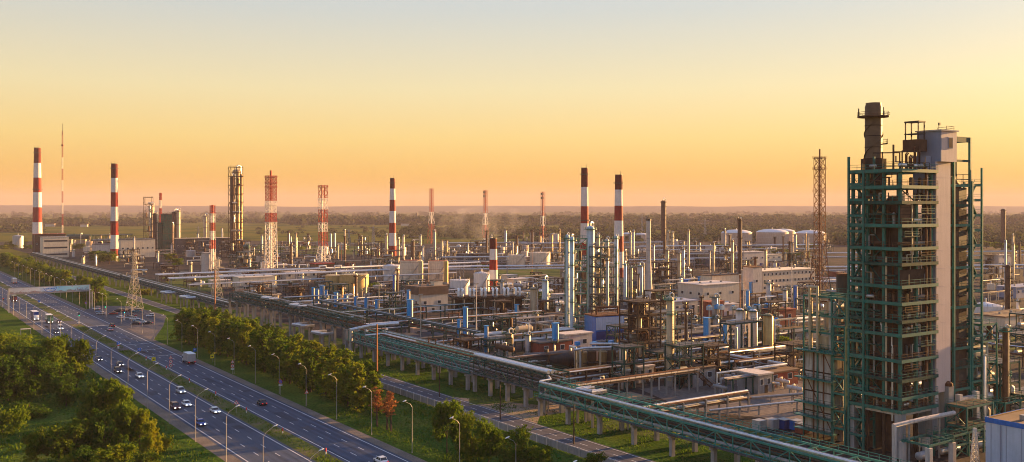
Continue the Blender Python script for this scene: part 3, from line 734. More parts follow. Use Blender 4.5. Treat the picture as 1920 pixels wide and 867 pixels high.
tree_proto('broad', 5, 14, 2.0, 6.0, 400, 16, .40, 'round', 'leaf', 6, 17)
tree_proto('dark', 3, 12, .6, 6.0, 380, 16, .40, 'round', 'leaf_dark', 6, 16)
tree_proto('shrub', 3, 5, .1, 4.2, 190, 15, .33, 'shrub', 'leaf', 3, 8)
tree_proto('shrubdark', 2, 5, .1, 4.2, 190, 15, .33, 'shrub', 'leaf_dark', 3, 8)
tree_proto('bare', 2, 11, 4.5, 1.6, 60, 9, .26, 'tall', 'leaf_bare', 7, 5)
def tree(loc, key, h, wd, label, grp=None, nm=None, auto=False, i=None):
    pr = TP[key][random.randrange(len(TP[key])) if i is None else i]; s = h / pr[2]; sr = wd / 2 / pr[3]
    t = thing(nm or ('shrub' if 'shrub' in key else 'tree'), label, 'shrub' if 'shrub' in key else 'tree', loc, random.random() * 6.28, grp, auto=auto)
    c = part('crown', pr[0], t); k = part('trunk', pr[1], t)
    c.scale = (sr, sr, s); k.scale = (sr, sr, s); return t
# the long row between highway and service road
ui = 238.0; i = 0; RN = []
while ui < 408:
    for v0 in (112.0, 118.5):
        RN.append((ui + random.uniform(-1.2, 1.2) + (2 if v0 > 115 else 0), v0 + random.uniform(-1, 1) - max(0, (ui - 380) * .12)))
    ui += 5.9
for i, (u_, v_) in enumerate(RN):
    far = min(1, max(0, (u_ - 240) / 60))
    tree(g(u_, v_), 'row', random.uniform(10.0, 13.0) + 1.6 * far, random.uniform(5.8, 8.2), f'leafy tree in the {"front" if i % 2 == 0 else "back"} line of the roadside row, {nth[i // 2]} from bare trees', 'trees of the row between the two roads')
tree(g(231, 113.5), 'row', 11, 6.5, 'round leafy tree at the near end of the roadside row, beside the bare trees', 'trees of the row between the two roads')
for q, h_, l in (((707, 800), 10.0, 'thin reddish bare-looking tree under the tall rust mast'), ((726, 806), 9.6, 'reddish sparse tree, left of the pair beside the fence'), ((733, 809), 8.8, 'reddish sparse tree, right of the pair beside the fence')):
    tree(at(*q), 'bare', h_, 4.2, l, 'reddish sparse trees')
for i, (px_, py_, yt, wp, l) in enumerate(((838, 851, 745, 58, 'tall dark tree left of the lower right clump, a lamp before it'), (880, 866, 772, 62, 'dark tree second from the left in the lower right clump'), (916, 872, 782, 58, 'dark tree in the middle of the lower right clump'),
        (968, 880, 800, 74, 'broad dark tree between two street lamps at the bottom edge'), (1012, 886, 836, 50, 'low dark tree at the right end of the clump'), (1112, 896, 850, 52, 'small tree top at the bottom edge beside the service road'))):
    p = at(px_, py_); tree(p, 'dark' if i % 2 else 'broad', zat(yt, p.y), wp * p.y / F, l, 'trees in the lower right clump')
# trees on the left of the highway
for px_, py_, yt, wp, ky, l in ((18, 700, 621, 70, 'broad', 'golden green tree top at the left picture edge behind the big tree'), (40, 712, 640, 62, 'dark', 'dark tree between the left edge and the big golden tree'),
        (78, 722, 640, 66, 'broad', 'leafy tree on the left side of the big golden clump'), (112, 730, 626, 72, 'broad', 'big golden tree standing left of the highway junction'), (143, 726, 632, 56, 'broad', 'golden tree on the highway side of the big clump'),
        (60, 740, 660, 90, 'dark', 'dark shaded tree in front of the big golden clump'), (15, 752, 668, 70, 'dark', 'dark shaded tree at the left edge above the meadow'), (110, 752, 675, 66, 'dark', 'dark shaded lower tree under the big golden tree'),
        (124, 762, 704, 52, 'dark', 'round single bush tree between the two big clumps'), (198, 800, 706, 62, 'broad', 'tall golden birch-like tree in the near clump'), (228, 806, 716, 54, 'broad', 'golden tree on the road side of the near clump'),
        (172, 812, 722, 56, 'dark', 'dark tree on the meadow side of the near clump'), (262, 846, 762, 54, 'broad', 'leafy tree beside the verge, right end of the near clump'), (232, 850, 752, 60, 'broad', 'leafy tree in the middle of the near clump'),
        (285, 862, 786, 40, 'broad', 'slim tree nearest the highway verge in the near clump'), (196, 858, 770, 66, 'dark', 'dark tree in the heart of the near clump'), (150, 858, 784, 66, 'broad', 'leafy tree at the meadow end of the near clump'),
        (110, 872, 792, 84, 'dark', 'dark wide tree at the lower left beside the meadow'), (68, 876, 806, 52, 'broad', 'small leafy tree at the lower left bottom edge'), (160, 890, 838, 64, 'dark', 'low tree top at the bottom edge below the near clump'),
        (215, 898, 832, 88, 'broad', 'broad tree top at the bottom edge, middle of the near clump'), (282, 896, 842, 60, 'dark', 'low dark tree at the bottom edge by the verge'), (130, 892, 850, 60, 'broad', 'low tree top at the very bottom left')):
    p = at(px_, py_); tree(p, ky, zat(yt, p.y), wp * p.y / F, l, 'trees left of the highway')
for px_, py_, yt, wp, ky, l in ((4, 812, 757, 66, 'shrub', 'round shrub cut by the left picture edge'), (56, 779, 752, 76, 'shrubdark', 'low dark hedge-like shrub in the meadow'), (20, 668, 640, 40, 'shrub', 'shrub beside the kiosk at the left edge'),
        (170, 762, 730, 40, 'shrubdark', 'shrub between the round bush and the near clump'), (20, 740, 716, 60, 'shrubdark', 'dark shrub at the foot of the left edge trees'), (300, 846, 812, 34, 'shrub', 'small shrub at the verge side of the near clump')):
    p = at(px_, py_); tree(p, ky, zat(yt, p.y), wp * p.y / F, l)
p = at(180, 574); tree(p, 'broad', zat(518, p.y), 42 * p.y / F, 'round golden tree beside the right billboard post'); 
p = at(168, 568); tree(p, 'dark', zat(528, p.y), 30 * p.y / F, 'smaller dark tree behind the right billboard post')
for i in range(34):
    u_ = 598 + i * 13.2; v_ = 112 + random.uniform(-1, 7)
    tree(g(u_, v_), ('row', 'broad', 'dark')[i % 3], random.uniform(9, 14), random.uniform(8, 11), f'leafy tree of the far left roadside row, {nth[i]} beyond the billboard'.replace('nearest beyond', 'first beyond'), 'trees of the far roadside row')
# shrubs and trees inside and behind the works (few pixels each)
for px_, py_, h_, w_ in ((190, 492, 12, 26), (205, 495, 10, 22), (228, 480, 14, 18), (196, 480, 13, 20), (120, 468, 8, 24), (30, 462, 9, 30), (16, 466, 7, 26), (60, 470, 8, 20), (270, 552, 4, 10), (330, 500, 8, 14), (320, 490, 8, 14), (150, 470, 9, 16), (372, 470, 10, 18),
        (1460, 480, 9, 20), (1500, 488, 9, 22), (1430, 476, 8, 20), (1350, 470, 9, 24), (1520, 470, 9, 22), (1465, 655, 5, 12), (1190, 556, 4, 10), (1880, 470, 11, 30), (1905, 476, 9, 26), (1850, 466, 10, 26), (700, 545, 5, 10), (1016, 560, 5, 10), (905, 505, 5, 12), (560, 470, 6, 16), (640, 468, 6, 16)):
    tree(at(px_, py_), 'broad' if h_ > 7 else 'shrub', h_, w_, 'small green tree' if h_ > 7 else 'green shrub', 'green trees and shrubs inside the works', auto=True)

# rough meadow grass, one uncountable mass
gr = random.Random(3); GV = []; GF = []
def tufts(u0, u1, v0, v1, n, hmin, hmax):
    for _ in range(n):
        p_ = g(gr.uniform(u0, u1), gr.uniform(v0, v1)); d_ = noise.noise(Vector((p_.x / 9, p_.y / 9, 2)))
        if d_ < gr.uniform(-.5, .35): continue
        h_ = gr.uniform(hmin, hmax) * (1 + .8 * d_); a_ = gr.random() * pi; w_ = h_ * gr.uniform(.5, 1.1); o = len(GV); dx, dy = cos(a_) * w_ / 2, sin(a_) * w_ / 2; lx, ly = gr.uniform(-.3, .3) * h_, gr.uniform(-.3, .3) * h_
        GV.extend([(p_.x - dx, p_.y - dy, 0), (p_.x + dx, p_.y + dy, 0), (p_.x + dx * .3 + lx, p_.y + dy * .3 + ly, h_), (p_.x - dx * .3 + lx, p_.y - dy * .3 + ly, h_ * .9)]); GF.append((o, o + 1, o + 2, o + 3))
tufts(190, 480, -10, 64.5, 34000, .2, .55); tufts(150, 240, 103, 130, 10000, .15, .42); tufts(110, 340, 143, 151, 9000, .12, .34); tufts(195, 340, 153, 168, 9000, .12, .34); tufts(130, 200, 150, 172, 5000, .12, .34); tufts(150, 480, 82.2, 86.4, 6000, .12, .35)
me = bpy.data.meshes.new('meadow_grass'); me.from_pydata(GV, [], GF); me.update(); me.materials.append(M['leaf_grass']); mo = bpy.data.objects.new('meadow_grass', me); col.objects.link(mo); tag(mo, 'rough green meadow grass beside the roads', 'grass', kind='stuff')

# far woods: one mass beyond the works
fw = random.Random(11); VS = []; FS = []
def blob(x, y, zb, h, r, nq):
    for _ in range(nq):
        d = Vector((fw.gauss(0, 1), fw.gauss(0, 1), abs(fw.gauss(0, 1)))).normalized()
        p = Vector((x, y, zb)) + Vector((d.x * r, d.y * r, d.z * h)) * fw.uniform(.75, 1.0)
        nn = (d + Vector((fw.gauss(0, .5), fw.gauss(0, .5), fw.gauss(0, .5)))).normalized(); a = nn.orthogonal().normalized(); b = nn.cross(a); s = r * fw.uniform(.14, .26); o = len(VS)
        VS.extend([tuple(p - a * s), tuple(p - b * s), tuple(p + a * s), tuple(p + b * s)]); FS.append((o, o + 1, o + 2, o + 3))
def wood(x0, x1, y0, y1, n, hmin, hmax):
    for _ in range(n):
        px_ = fw.uniform(x0, x1); Y = 1.0 / fw.uniform(1 / y1, 1 / y0)
        hh = fw.uniform(hmin, hmax) * (1 + .35 * noise.noise(Vector((px_ / 60, Y / 300, 3))))
        blob((px_ - CX) / F * Y, Y, 0, hh, hh * fw.uniform(.9, 1.4), 70)
wood(540, 1960, 2900, 3900, 900, 17, 25); wood(760, 1960, 1900, 2900, 430, 8, 15); wood(1000, 1960, 1500, 1950, 260, 7, 13); wood(-60, 310, 2700, 3300, 260, 12, 21); wood(-60, 80, 2000, 2600, 60, 8, 14)
wood(300, 560, 3200, 3900, 120, 8, 15); wood(480, 740, 1900, 2700, 40, 3, 7); wood(700, 1000, 1650, 2100, 80, 5, 9); wood(1560, 1960, 1350, 1700, 160, 8, 14)
wood(-300, 2300, 4200, 9000, 600, 12, 22); wood(1960, 2500, 1500, 3900, 420, 9, 20); wood(-500, -60, 2000, 3300, 160, 10, 18)
me = bpy.data.meshes.new('far_woods'); me.from_pydata(VS, [], FS); me.update(); me.materials.append(M['leaf_far'])
fo = bpy.data.objects.new('far_woods', me); col.objects.link(fo); tag(fo, 'hazy dark woodland along the horizon behind the refinery', 'woodland', kind='stuff')
# ------------------------------------------------------------------ plant kit
def ring(k, r0, r1, z, th, n=16):
    return k.lathe([(r0, z), (r1, z), (r1, z + th), (r0, z + th), (r0, z)], n=n, cap=False)
def platform(t, r, z, w=1.0, m='green_dull', a0=0.0, a1=2 * pi, n=14):
    k = MB(); o = 0
    st = [a0 + (a1 - a0) * i / n for i in range(n + 1)]
    for a, b in zip(st, st[1:]):
        p = [(cos(a) * r, sin(a) * r, z), (cos(a) * (r + w), sin(a) * (r + w), z), (cos(b) * (r + w), sin(b) * (r + w), z), (cos(b) * r, sin(b) * r, z)]
        k.quad(*[(x, y, q + .12) for x, y, q in p]); k.quad(*reversed(p)); k.quad(p[1], p[2], (p[2][0], p[2][1], z + .3), (p[1][0], p[1][1], z + .3))
        A, B = Vector(p[1]), Vector(p[2])
        for hh in (.6, 1.15): k.bar(A + Vector((0, 0, hh)), B + Vector((0, 0, hh)), .07)
        k.bar(A, A + Vector((0, 0, 1.15)), .06)
    return k.build('platform', m, t)
def ladder(t, x, y, z0, z1, m='dark_steel', w=.5):
    k = MB(); k.bar((x - w / 2, y, z0), (x - w / 2, y, z1), .07); k.bar((x + w / 2, y, z0), (x + w / 2, y, z1), .07)
    z = z0 + .4
    while z < z1: k.bar((x - w / 2, y, z), (x + w / 2, y, z), .05); z += .8
    return k.build('ladder', m, t)
def chimney(px, yb, yt, wt, wb, edges, label, first='red', land=None, plats=(0.06,), Y=None, ant=True, soot=True):
    p = at(px, yb) if Y is None else Vector(((px - CX) / F * Y, Y, 0))
    s = p.y / F; h = zat(yt, p.y); rt = wt * s / 2; rb = wb * s / 2
    t = thing('chimney', label, 'chimney', p, GZ, land=land)
    zs = [h] + [max(0, zat(e, p.y)) for e in edges] + [0.0]; cols = ['red', 'white'] if first == 'red' else ['white', 'red']
    for i, (a, b) in enumerate(zip(zs, zs[1:])):
        if a - b < .05: continue
        rr = lambda z: rb + (rt - rb) * (z / h)
        k = MB().lathe([(rr(b), b), (rr(a), a)], n=24); k.build(cols[i % 2] + '_band', 'chimney_soot' if i == 0 and soot else 'chimney_' + cols[i % 2], t, True)
    k = MB(); ring(k, rt * .8, rt * 1.06, h, .5, 20); k.build('rim', 'dark_steel', t)
    for f in plats: platform(t, rt * 1.02 + (rb - rt) * f, h * (1 - f), 1.1, 'dark_steel')
    ladder(t, 0, -rb * 1.03, 1, h * .96)
    if ant:
        k = MB()
        for a in (.4, 2.5, 4.6): k.bar((rt * cos(a), rt * sin(a), h), (rt * cos(a), rt * sin(a), h + 3.5), .12)
        k.build('lightning_rod', 'dark_steel', t)
    return t
BANDM = {}
def band_mat(z_edges, first='red'):
    key = (tuple(round(z, 1) for z in z_edges), first)
    if key in BANDM: return BANDM[key]
    m, n, b = node_mat('banded_paint'); tcn = n.nodes.new('ShaderNodeTexCoord'); sp = n.nodes.new('ShaderNodeSeparateXYZ'); n.links.new(tcn.outputs['Object'], sp.inputs[0])
    dv = n.nodes.new('ShaderNodeMath'); dv.operation = 'DIVIDE'; dv.inputs[1].default_value = 160; n.links.new(sp.outputs['Z'], dv.inputs[0])
    R_, W_ = (.30, .022, .013), (.66, .60, .55); st = []; zz = sorted(z_edges); c = [R_, W_] if (len(zz) % 2 == 0) == (first == 'red') else [W_, R_]
    st.append((0, c[0]))
    for i, z in enumerate(zz): st.append((z / 160, c[(i + 1) % 2]))
    n.links.new(rampn(n, dv.outputs[0], st, 'CONSTANT'), b.inputs['Base Color']); b.inputs['Roughness'].default_value = .6
    BANDM[key] = m; return m
def lattice(px, yb, yt, wt, wb, edges, label, first='red', flue=1, knee=None, top=None, land=None, plats=(), Y=None, m=None, nb=10, fr=.9, cat='lattice tower', head=False):
    p = at(px, yb) if Y is None else Vector(((px - CX) / F * Y, Y, 0)); s = p.y / F; h = zat(yt, p.y); a = wt * s * .72; b = wb * s * .72
    t = thing('lattice_tower', label, cat, p, GZ + .12, land=land)
    mm = m or band_mat([zat(e, p.y) for e in edges], first); zk = zat(knee, p.y) if knee else h * .5; tk = max(.22, a * .045)
    hl = zat(top, p.y) if top else h
    for sx_, sy_ in ((-1, -1), (1, -1), (1, 1), (-1, 1)):
        MB().bar((sx_ * b / 2, sy_ * b / 2, 0), (sx_ * a / 2, sy_ * a / 2, zk), tk * 1.5).bar((sx_ * a / 2, sy_ * a / 2, zk), (sx_ * a / 2, sy_ * a / 2, hl), tk * 1.3).build('leg', mm, t)
    k = MB(); lattice_bars(k, b, a, 0, zk, max(2, int(nb * .4)), tk); lattice_bars(k, a, a, zk, hl, nb, tk); k.build('bracing', mm, t)
    if flue:
        for i in range(flue):
            x = 0 if flue == 1 else (-a * .22 + a * .44 * i / (flue - 1))
            MB().lathe([(fr * (1.0 if flue == 1 else .6), 0), (fr * (1.0 if flue == 1 else .6), h)], (x, 0, 0), 12).build('flue', mm, t, True)
    for e in plats:
        z = zat(e, p.y); k = MB(); w_ = a / 2 + .7
        k.b(-w_, w_, -w_, w_, z - .15, z); k.rail([(-w_, -w_, z), (w_, -w_, z), (w_, w_, z), (-w_, w_, z), (-w_, -w_, z)], 1.2, .09); k.build('platform', mm, t)
    if head:
        for i, z in enumerate((h - 3, h - 9)):
            k = MB().b(-a * .7, a * .1, -a * .3, a * .3, z - 1.6, z + 1.2); k.build('lamp_cage', 'dark_steel', t)
    return t
def column(px, yb, yt, wpx, m, label, plats=6, pm='green_dull', land=None, skirt=True, riser=1, goose=True, Y=None, auto=False, cat='column', dome=True, z0=0.0, group=None):
    p = at(px, yb) if Y is None else Vector(((px - CX) / F * Y, Y, 0)); s = p.y / F; h = zat(yt, p.y); r = max(.3, wpx * s / 2)
    t = thing('process_tower', label, cat, p, GZ, land=land, auto=auto, group=group)
    MB().lathe([(r, h * .06), (r, h - r * .5), (r * .8, h - r * .2), (r * .4, h), (.05, h + .05)] if dome else [(r, h * .06), (r, h)], n=18).build('shell', m, t, True)
    MB().lathe([(r * 1.12, 0), (r * 1.02, h * .06)], n=16).build('skirt', 'concrete', t, True)
    sd_ = int(px * 7) % 5
    for i in range(plats):
        z = h * (.14 + .82 * i / max(1, plats - 1)) if plats > 1 else h * .93
        a0 = (0 if i == plats - 1 else -1.2 + ((i + sd_) % 3) * .9 - 1.6); platform(t, r, z, min(1.2, r * .7 + .35), pm, a0, a0 + (2 * pi if i == plats - 1 else 3.6), 10)
    if plats: ladder(t, 0, -r - .35, 1, h * .97)
    for i in range(riser):
        a = -.5 + i * 1.3 + sd_ * .2; rr = max(.14, r * (.2 - .03 * i)); x, y = cos(a) * (r + rr * 1.6), sin(a) * (r + rr * 1.6)
        k = MB()
        if goose and i == 0: k.pipe([(0, 0, h - .1), (0, 0, h + r * .7), (x * .5, y * .5, h + r * 1.0), (x, y, h + r * .6), (x, y, h * .8), (x, y, .2)], rr, 8)
        else: k.pipe([(cos(a) * r * .8, sin(a) * r * .8, h * (.85 - .2 * i)), (x, y, h * (.85 - .2 * i)), (x, y, .2)], rr, 7)
        k.build('riser_pipe', 'silver' if i % 2 == 0 else 'silver_dull', t, True)
    return t
def tank(px, yb, yt, wpx, m, label, roof='cone', rm=None, land=None, auto=False, Y=None, rail=True, bands=3):
    p = at(px, yb) if Y is None else Vector(((px - CX) / F * Y, Y, 0)); s = p.y / F; h = zat(yt, p.y); r = wpx * s / 2
    p.y += r * .9; p.x += r * .9 * (px - CX) / F
    t = thing('storage_tank', label, 'storage tank', p, GZ, land=land, auto=auto); rm = rm or m
    MB().lathe([(r, 0), (r, h)], n=32).build('shell', m, t, True)
    rh = {'cone': .22, 'flat': .04, 'dome': .2}[roof] * r
    prof = [(r * 1.01, h), (.1, h + rh)] if roof != 'dome' else [(r * 1.01, h), (r * .85, h + rh * .45), (r * .5, h + rh * .85), (.1, h + rh)]
    MB().lathe(prof, n=32).build('roof', rm, t, True)
    k = MB()
    for i in range(bands): ring(k, r * .99, r * 1.012, h * (i + 1) / (bands + .3), .12, 32)
    k.build('wind_girder', rm, t)
    if rail:
        k = MB(); pts = [(cos(2 * pi * i / 20) * r * .98, sin(2 * pi * i / 20) * r * .98, h) for i in range(21)]; k.rail(pts, 1.1, .08); k.build('railing', 'dark_steel', t)
        k = MB(); N = 14
        for i in range(N):
            a = -2.6 + 1.5 * i / N; b2 = -2.6 + 1.5 * (i + 1) / N
            k.bar((cos(a) * (r + .5), sin(a) * (r + .5), h * i / N), (cos(b2) * (r + .5), sin(b2) * (r + .5), h * (i + 1) / N), .8, .12)
            k.bar((cos(a) * (r + .9), sin(a) * (r + .9), h * i / N + 1.1), (cos(b2) * (r + .9), sin(b2) * (r + .9), h * (i + 1) / N + 1.1), .07)
        k.build('stairs', 'silver_dull', t)
    MB().lathe([(.35, 0), (.35, 1.6), (.5, 1.7), (.1, 2.0)], (0, 0, h + rh - .2), 8).build('roof_vent', 'silver', t)
    MB().pipe([(r * .7, -r * .75, 0.4), (r * .7, -r * .95, .6), (r * .8, -r * 1.25, .6)], .25, 8).build('nozzle', 'silver_dull', t)
    return t
def hvessel(loc, rz, L, r, z, m, label, auto=False, cat='vessel', group=None, land=None):
    t = thing('horizontal_vessel', label, cat, loc, rz, group, auto=auto, land=land)
    k = MB().lathe([(.05, -L / 2 - r * .5), (r * .7, -L / 2 - r * .3), (r, -L / 2), (r, L / 2), (r * .7, L / 2 + r * .3), (.05, L / 2 + r * .5)], n=16, cap=False); k.v = [(zz, x, y + z) for x, y, zz in k.v]; k.build('shell', m, t, True)
    for sg in (-1, 1):
        MB().b(sg * L * .3 - .25, sg * L * .3 + .25, -r * .8, r * .8, 0, z - r * .6).build('saddle', 'concrete', t)
    MB().pipe([(L * .15, 0, z + r * .8), (L * .15, 0, z + r * 1.5), (L * .15, -r * 1.5, z + r * 1.5), (L * .15, -r * 1.5, .1)], r * .16 + .05, 7).build('nozzle_pipe', 'silver', t, True)
    MB().lathe([(r * .3, 0), (r * .3, r * .5)], (-L * .2, 0, z + r * .85), 10).build('manhole', m, t)
    return t
def building(px, yb, yt, w, d, m, label, rm='roof_dark', win=(3, 1), wface='front', land=None, rz=None, parapet=.5, Y=None, door=True, auto=False, cat='building', strip=False, cover=None, wm='glass_dark', nm='building'):
    """px,yb = near corner on the ground; w runs right-away (across the road grid), d runs left-away (along it)"""
    p = at(px, yb) if Y is None else Vector(((px - CX) / F * Y, Y, 0)); h = zat(yt, p.y)
    t = thing(nm, label, cat, p, GZ if rz is None else rz, land=land, auto=auto)
    MB().b(0, w, 0, d, 0, h).build('wall', m, t)
    MB().b(-.35, w + .35, -.35, d + .35, h + .002, h + parapet).build('roof', rm, t)
    nx, nz = win
    def windows(face):
        L = w if face == 'front' else d
        for iz in range(nz):
            z0 = h * (iz + .38) / nz if nz > 1 else h * .48; hh = min(1.6, h / nz * .42)
            if strip: rng = [(L * .06, L * .94)]
            else: rng = [(L * (i + .3) / nx, L * (i + .3) / nx + min(1.8, L / nx * .42)) for i in range(nx)]
            for a, b in rng:
                f = MB().b(a - .12, b + .12, -.05, .02, z0 - .12, z0 + hh + .12) if face == 'front' else MB().b(-.05, .02, a - .12, b + .12, z0 - .12, z0 + hh + .12)
                f = f.build('window', 'white_paint' if not strip else 'concrete', t)
                q = MB().b(a, b, -.07, -.045, z0, z0 + hh) if face == 'front' else MB().b(-.07, -.045, a, b, z0, z0 + hh)
                q.build('pane', wm, f)
    windows('front')
    if wface == 'both': windows('side')
    if w > 11 and not auto:
        for i in range(3): MB().b(w * (.2 + .28 * i), w * (.2 + .28 * i) + .9, d * .4, d * .4 + .9, h + parapet - .01, h + parapet + .9).build('roof_vent', 'silver_dull', t)
        MB().b(.05, .22, -.2, -.03, 0, h).build('downpipe', 'silver_dull', t)
    if door:
        MB().b(w * .45, w * .45 + 1.4, -.06, .02, .05, 2.3).build('door', 'brown_steel', t)
    return t
def rack(p, rz, L, W, zs, npipe, label, steel='green_dull', sp=8.0, pr=.22, mats=('silver', 'rust', 'silver_dull', 'dark_steel', 'vessel_rust'), auto=False, land=None, conc=False, group=None, rails=False, cat='pipe rack', seed=0, posts=True):
    rd = random.Random(seed + int(L * 10)); t = thing('pipe_rack', label, cat, p, rz, group, auto=auto, land=land)
    n = max(1, round(L / sp)); zt = zs[-1]
    cm = MB().b(-.2, .2, -.2, .2, 0, zt + .3).mesh('column'); cm.materials.append(M['concrete' if conc else steel])
    for i in range(n + 1):
        for s in (-1, 1): part('column', cm, t, loc=(L * i / n, s * W / 2, 0))
        for z in zs: MB().b(L * i / n - .15, L * i / n + .15, -W / 2, W / 2, z - .3, z).build('crossbeam', steel, t)
    for z in zs:
        for s in (-1, 1): MB().b(0, L, s * W / 2 - .12, s * W / 2 + .12, z - .02, z + .26).build('edge_beam', steel, t)
        for i in range(npipe):
            r = pr * rd.uniform(.5, 1.3); y = -W / 2 + W * (i + .6) / (npipe + .2); a = -rd.uniform(0, 2); b = L + rd.uniform(0, 2)
            pts = [(a, y, z + r), (b, y, z + r)]
            if L > 40 and rd.random() < .25: c = L * rd.uniform(.3, .6); pts = [(a, y, z + r), (c, y, z + r), (c, y, z + 2.2), (c + 5, y, z + 2.2), (c + 5, y, z + r), (b, y, z + r)]
            MB().pipe(pts, r, 7).build('pipe', rd.choice(mats), t, True)
    if rails:
        k = MB().b(0, L, -W / 2 - 1.0, -W / 2 - .1, zt - .1, zt); k.rail([(0, -W / 2 - 1, zt), (L, -W / 2 - 1, zt)], 1.1, .06); k.build('walkway', steel, t)
    return t
def pipeline(pts, r, m, label, sup=9.0, auto=False, group=None, land=None, sm='concrete'):
    """a single pipe on its own supports; world points"""
    pts = [Vector(q) for q in pts]; o = Vector((pts[0].x, pts[0].y, 0))
    t = thing('pipeline', label, 'pipeline', o, 0, group, auto=auto, land=land)
    MB().pipe([q - o for q in pts], r, 8).build('pipe', m, t, True)
    for a, b in zip(pts, pts[1:]):
        L = (Vector((b.x, b.y)) - Vector((a.x, a.y))).length
        if L < 2: continue
        n = max(1, int(L / sup))
        for i in range(n):
            c = a.lerp(b, (i + .5) / n) - o
            if c.z - r > .3: MB().box((c.x, c.y, (c.z - r) / 2), (.35, .35, c.z - r), GZ).build('support', sm, t)
    return t
def blue_stack(px, yb, yt, wpx, label, land=None, m='blue_bright'):
    p = at(px, yb); s = p.y / F; h = zat(yt, p.y); w_ = wpx * s
    t = thing('blue_vent_stack', label, 'vent stack', p, GZ, land=land)
    MB().b(-w_ * .62, 0, -w_ * .3, w_ * .3, .4, h).build('blue_duct', m, t)
    MB().lathe([(w_ * .33, .1), (w_ * .33, h - .2)], (w_ * .3, 0, 0), 12).build('silver_pipe', 'silver', t, True)
    MB().b(-w_ * .75, w_ * .7, -w_ * .42, w_ * .42, h, h + .3).build('cap', m, t)
    MB().b(-w_ * .9, w_ * .8, -w_ * .6, w_ * .6, 0, .4).build('plinth', 'concrete', t)
    return t
def frame(p, rz, w, d, zs, label, steel='green_dull', nx=2, ny=2, auto=False, land=None, fill='mixed', seed=0, rails=True, brace=True, group=None, decks=True, col_w=.35, cat='steel structure', nm='steel_structure', equip=1.0):
    rd = random.Random(seed * 31 + 5); t = thing(nm, label, cat, p, rz, group, auto=auto, land=land); zt = zs[-1]
    cm = MB().b(-col_w / 2, col_w / 2, -col_w / 2, col_w / 2, 0, zt).mesh('column'); cm.materials.append(M[steel])
    for i in range(nx + 1):
        for j in range(ny + 1): part('column', cm, t, loc=(w * i / nx, d * j / ny, 0))
    for q, z in enumerate(zs):
        k = MB(); bw = col_w * .8
        for i in range(nx + 1): k.b(w * i / nx - bw / 2, w * i / nx + bw / 2, 0, d, z - .45, z)
        for j in range(ny + 1): k.b(-.02, w + .02, d * j / ny - bw / 2, d * j / ny + bw / 2, z - .44, z - .01)
        k.build('floor_beam', steel, t)
        if decks: MB().b(.05, w - .05, .05, d - .05, z + .01, z + .07).build('deck', 'dark_steel' if steel != 'brown_steel' else 'brown_steel', t)
        if rails: MB().rail([(0, d, z), (0, 0, z), (w, 0, z), (w, d, z)], 1.1, .07).build('railing', steel, t)
    if brace:
        k = MB()
        for q, z in enumerate([0] + zs[:-1]):
            z1 = zs[q]
            if q % 2 == 0: k.bar((0, 0, z), (w / nx, 0, z1), .2); k.bar((w / nx, 0, z), (0, 0, z1), .2)
            else: k.bar((0, 0, z), (0, d / ny, z1), .2); k.bar((0, d / ny, z), (0, 0, z1), .2)
        k.build('bracing', steel, t)
    zz = [0] + zs
    for q in range(len(zs)):
        z = zz[q] + .08; hh = zz[q + 1] - zz[q]
        for _ in range(max(0, int(rd.uniform(1.5, 3.6) * equip * (w * d / 60) ** .5))):
            x = rd.uniform(.18, .82) * w; y = rd.uniform(.12, .8) * d; kd = rd.random()
            if kd < .4: r = min(w, d) * rd.uniform(.07, .16); MB().lathe([(r, 0), (r, hh * .7), (r * .6, hh * .8)], (x, y, z), 12).build('vessel', rd.choice(['silver', 'vessel_rust', 'vessel_cream', 'silver_dull', 'vessel_rust', 'brown_steel']), t, True)
            elif kd < .7:
                r = min(hh * .22, .9); L = w * rd.uniform(.3, .5); x = max(L / 2, min(w - L / 2, x)); k = MB().lathe([(r * .5, -L / 2), (r, -L / 2 + r * .4), (r, L / 2 - r * .4), (r * .5, L / 2)], n=12); k.v = [(c + x, a + y, b + z + r + .4) for a, b, c in k.v]; k.build('exchanger', rd.choice(['silver', 'silver_dull', 'vessel_rust', 'vessel_grey']), t, True)
            else:
                r = rd.uniform(.1, .22); x2 = rd.uniform(.1, .9) * w; MB().pipe([(x, y, z), (x, y, z + hh * .6), (x2, y, z + hh * .6), (x2, y, z + hh)], r, 7).build('pipe', rd.choice(['silver', 'rust', 'silver_dull', 'vessel_cream']), t, True)
    return t
# ------------------------------------------------------------------ chimneys and lattice towers
chimney(70, 464, 278, 11.5, 18, (306, 333.5, 361, 389, 417, 441), 'tallest red and white striped chimney at the far left', land='the tallest left chimney', plats=(.05, .42))
chimney(214.5, 490, 308, 11.5, 15, (334, 361, 388, 415, 441, 467, 480), 'red and white striped chimney second from the left', land='the second left chimney', plats=(.05, .6))
chimney(736, 484, 335, 9, 15, (354, 375, 396, 418, 437, 461), 'dark red and white chimney in the middle distance behind cream tanks', land='the middle chimney', plats=(.06,))
chimney(925, 543, 448, 12.5, 17.5, (467, 487, 506, 525), 'short wide red and white chimney beside the white cone-roofed tank', land='the short wide chimney', plats=(), ant=False)
chimney(1096, 512, 316, 12.5, 17, (351, 387, 419, 455, 480), 'left of the two red and white chimneys rising behind blue columns', land='the left twin chimney', plats=(.06, .5))
chimney(1160, 520, 329, 13.5, 20, (356, 386, 414, 443, 472, 502), 'right of the two red and white chimneys rising behind blue columns', land='the right twin chimney', plats=(.08,))
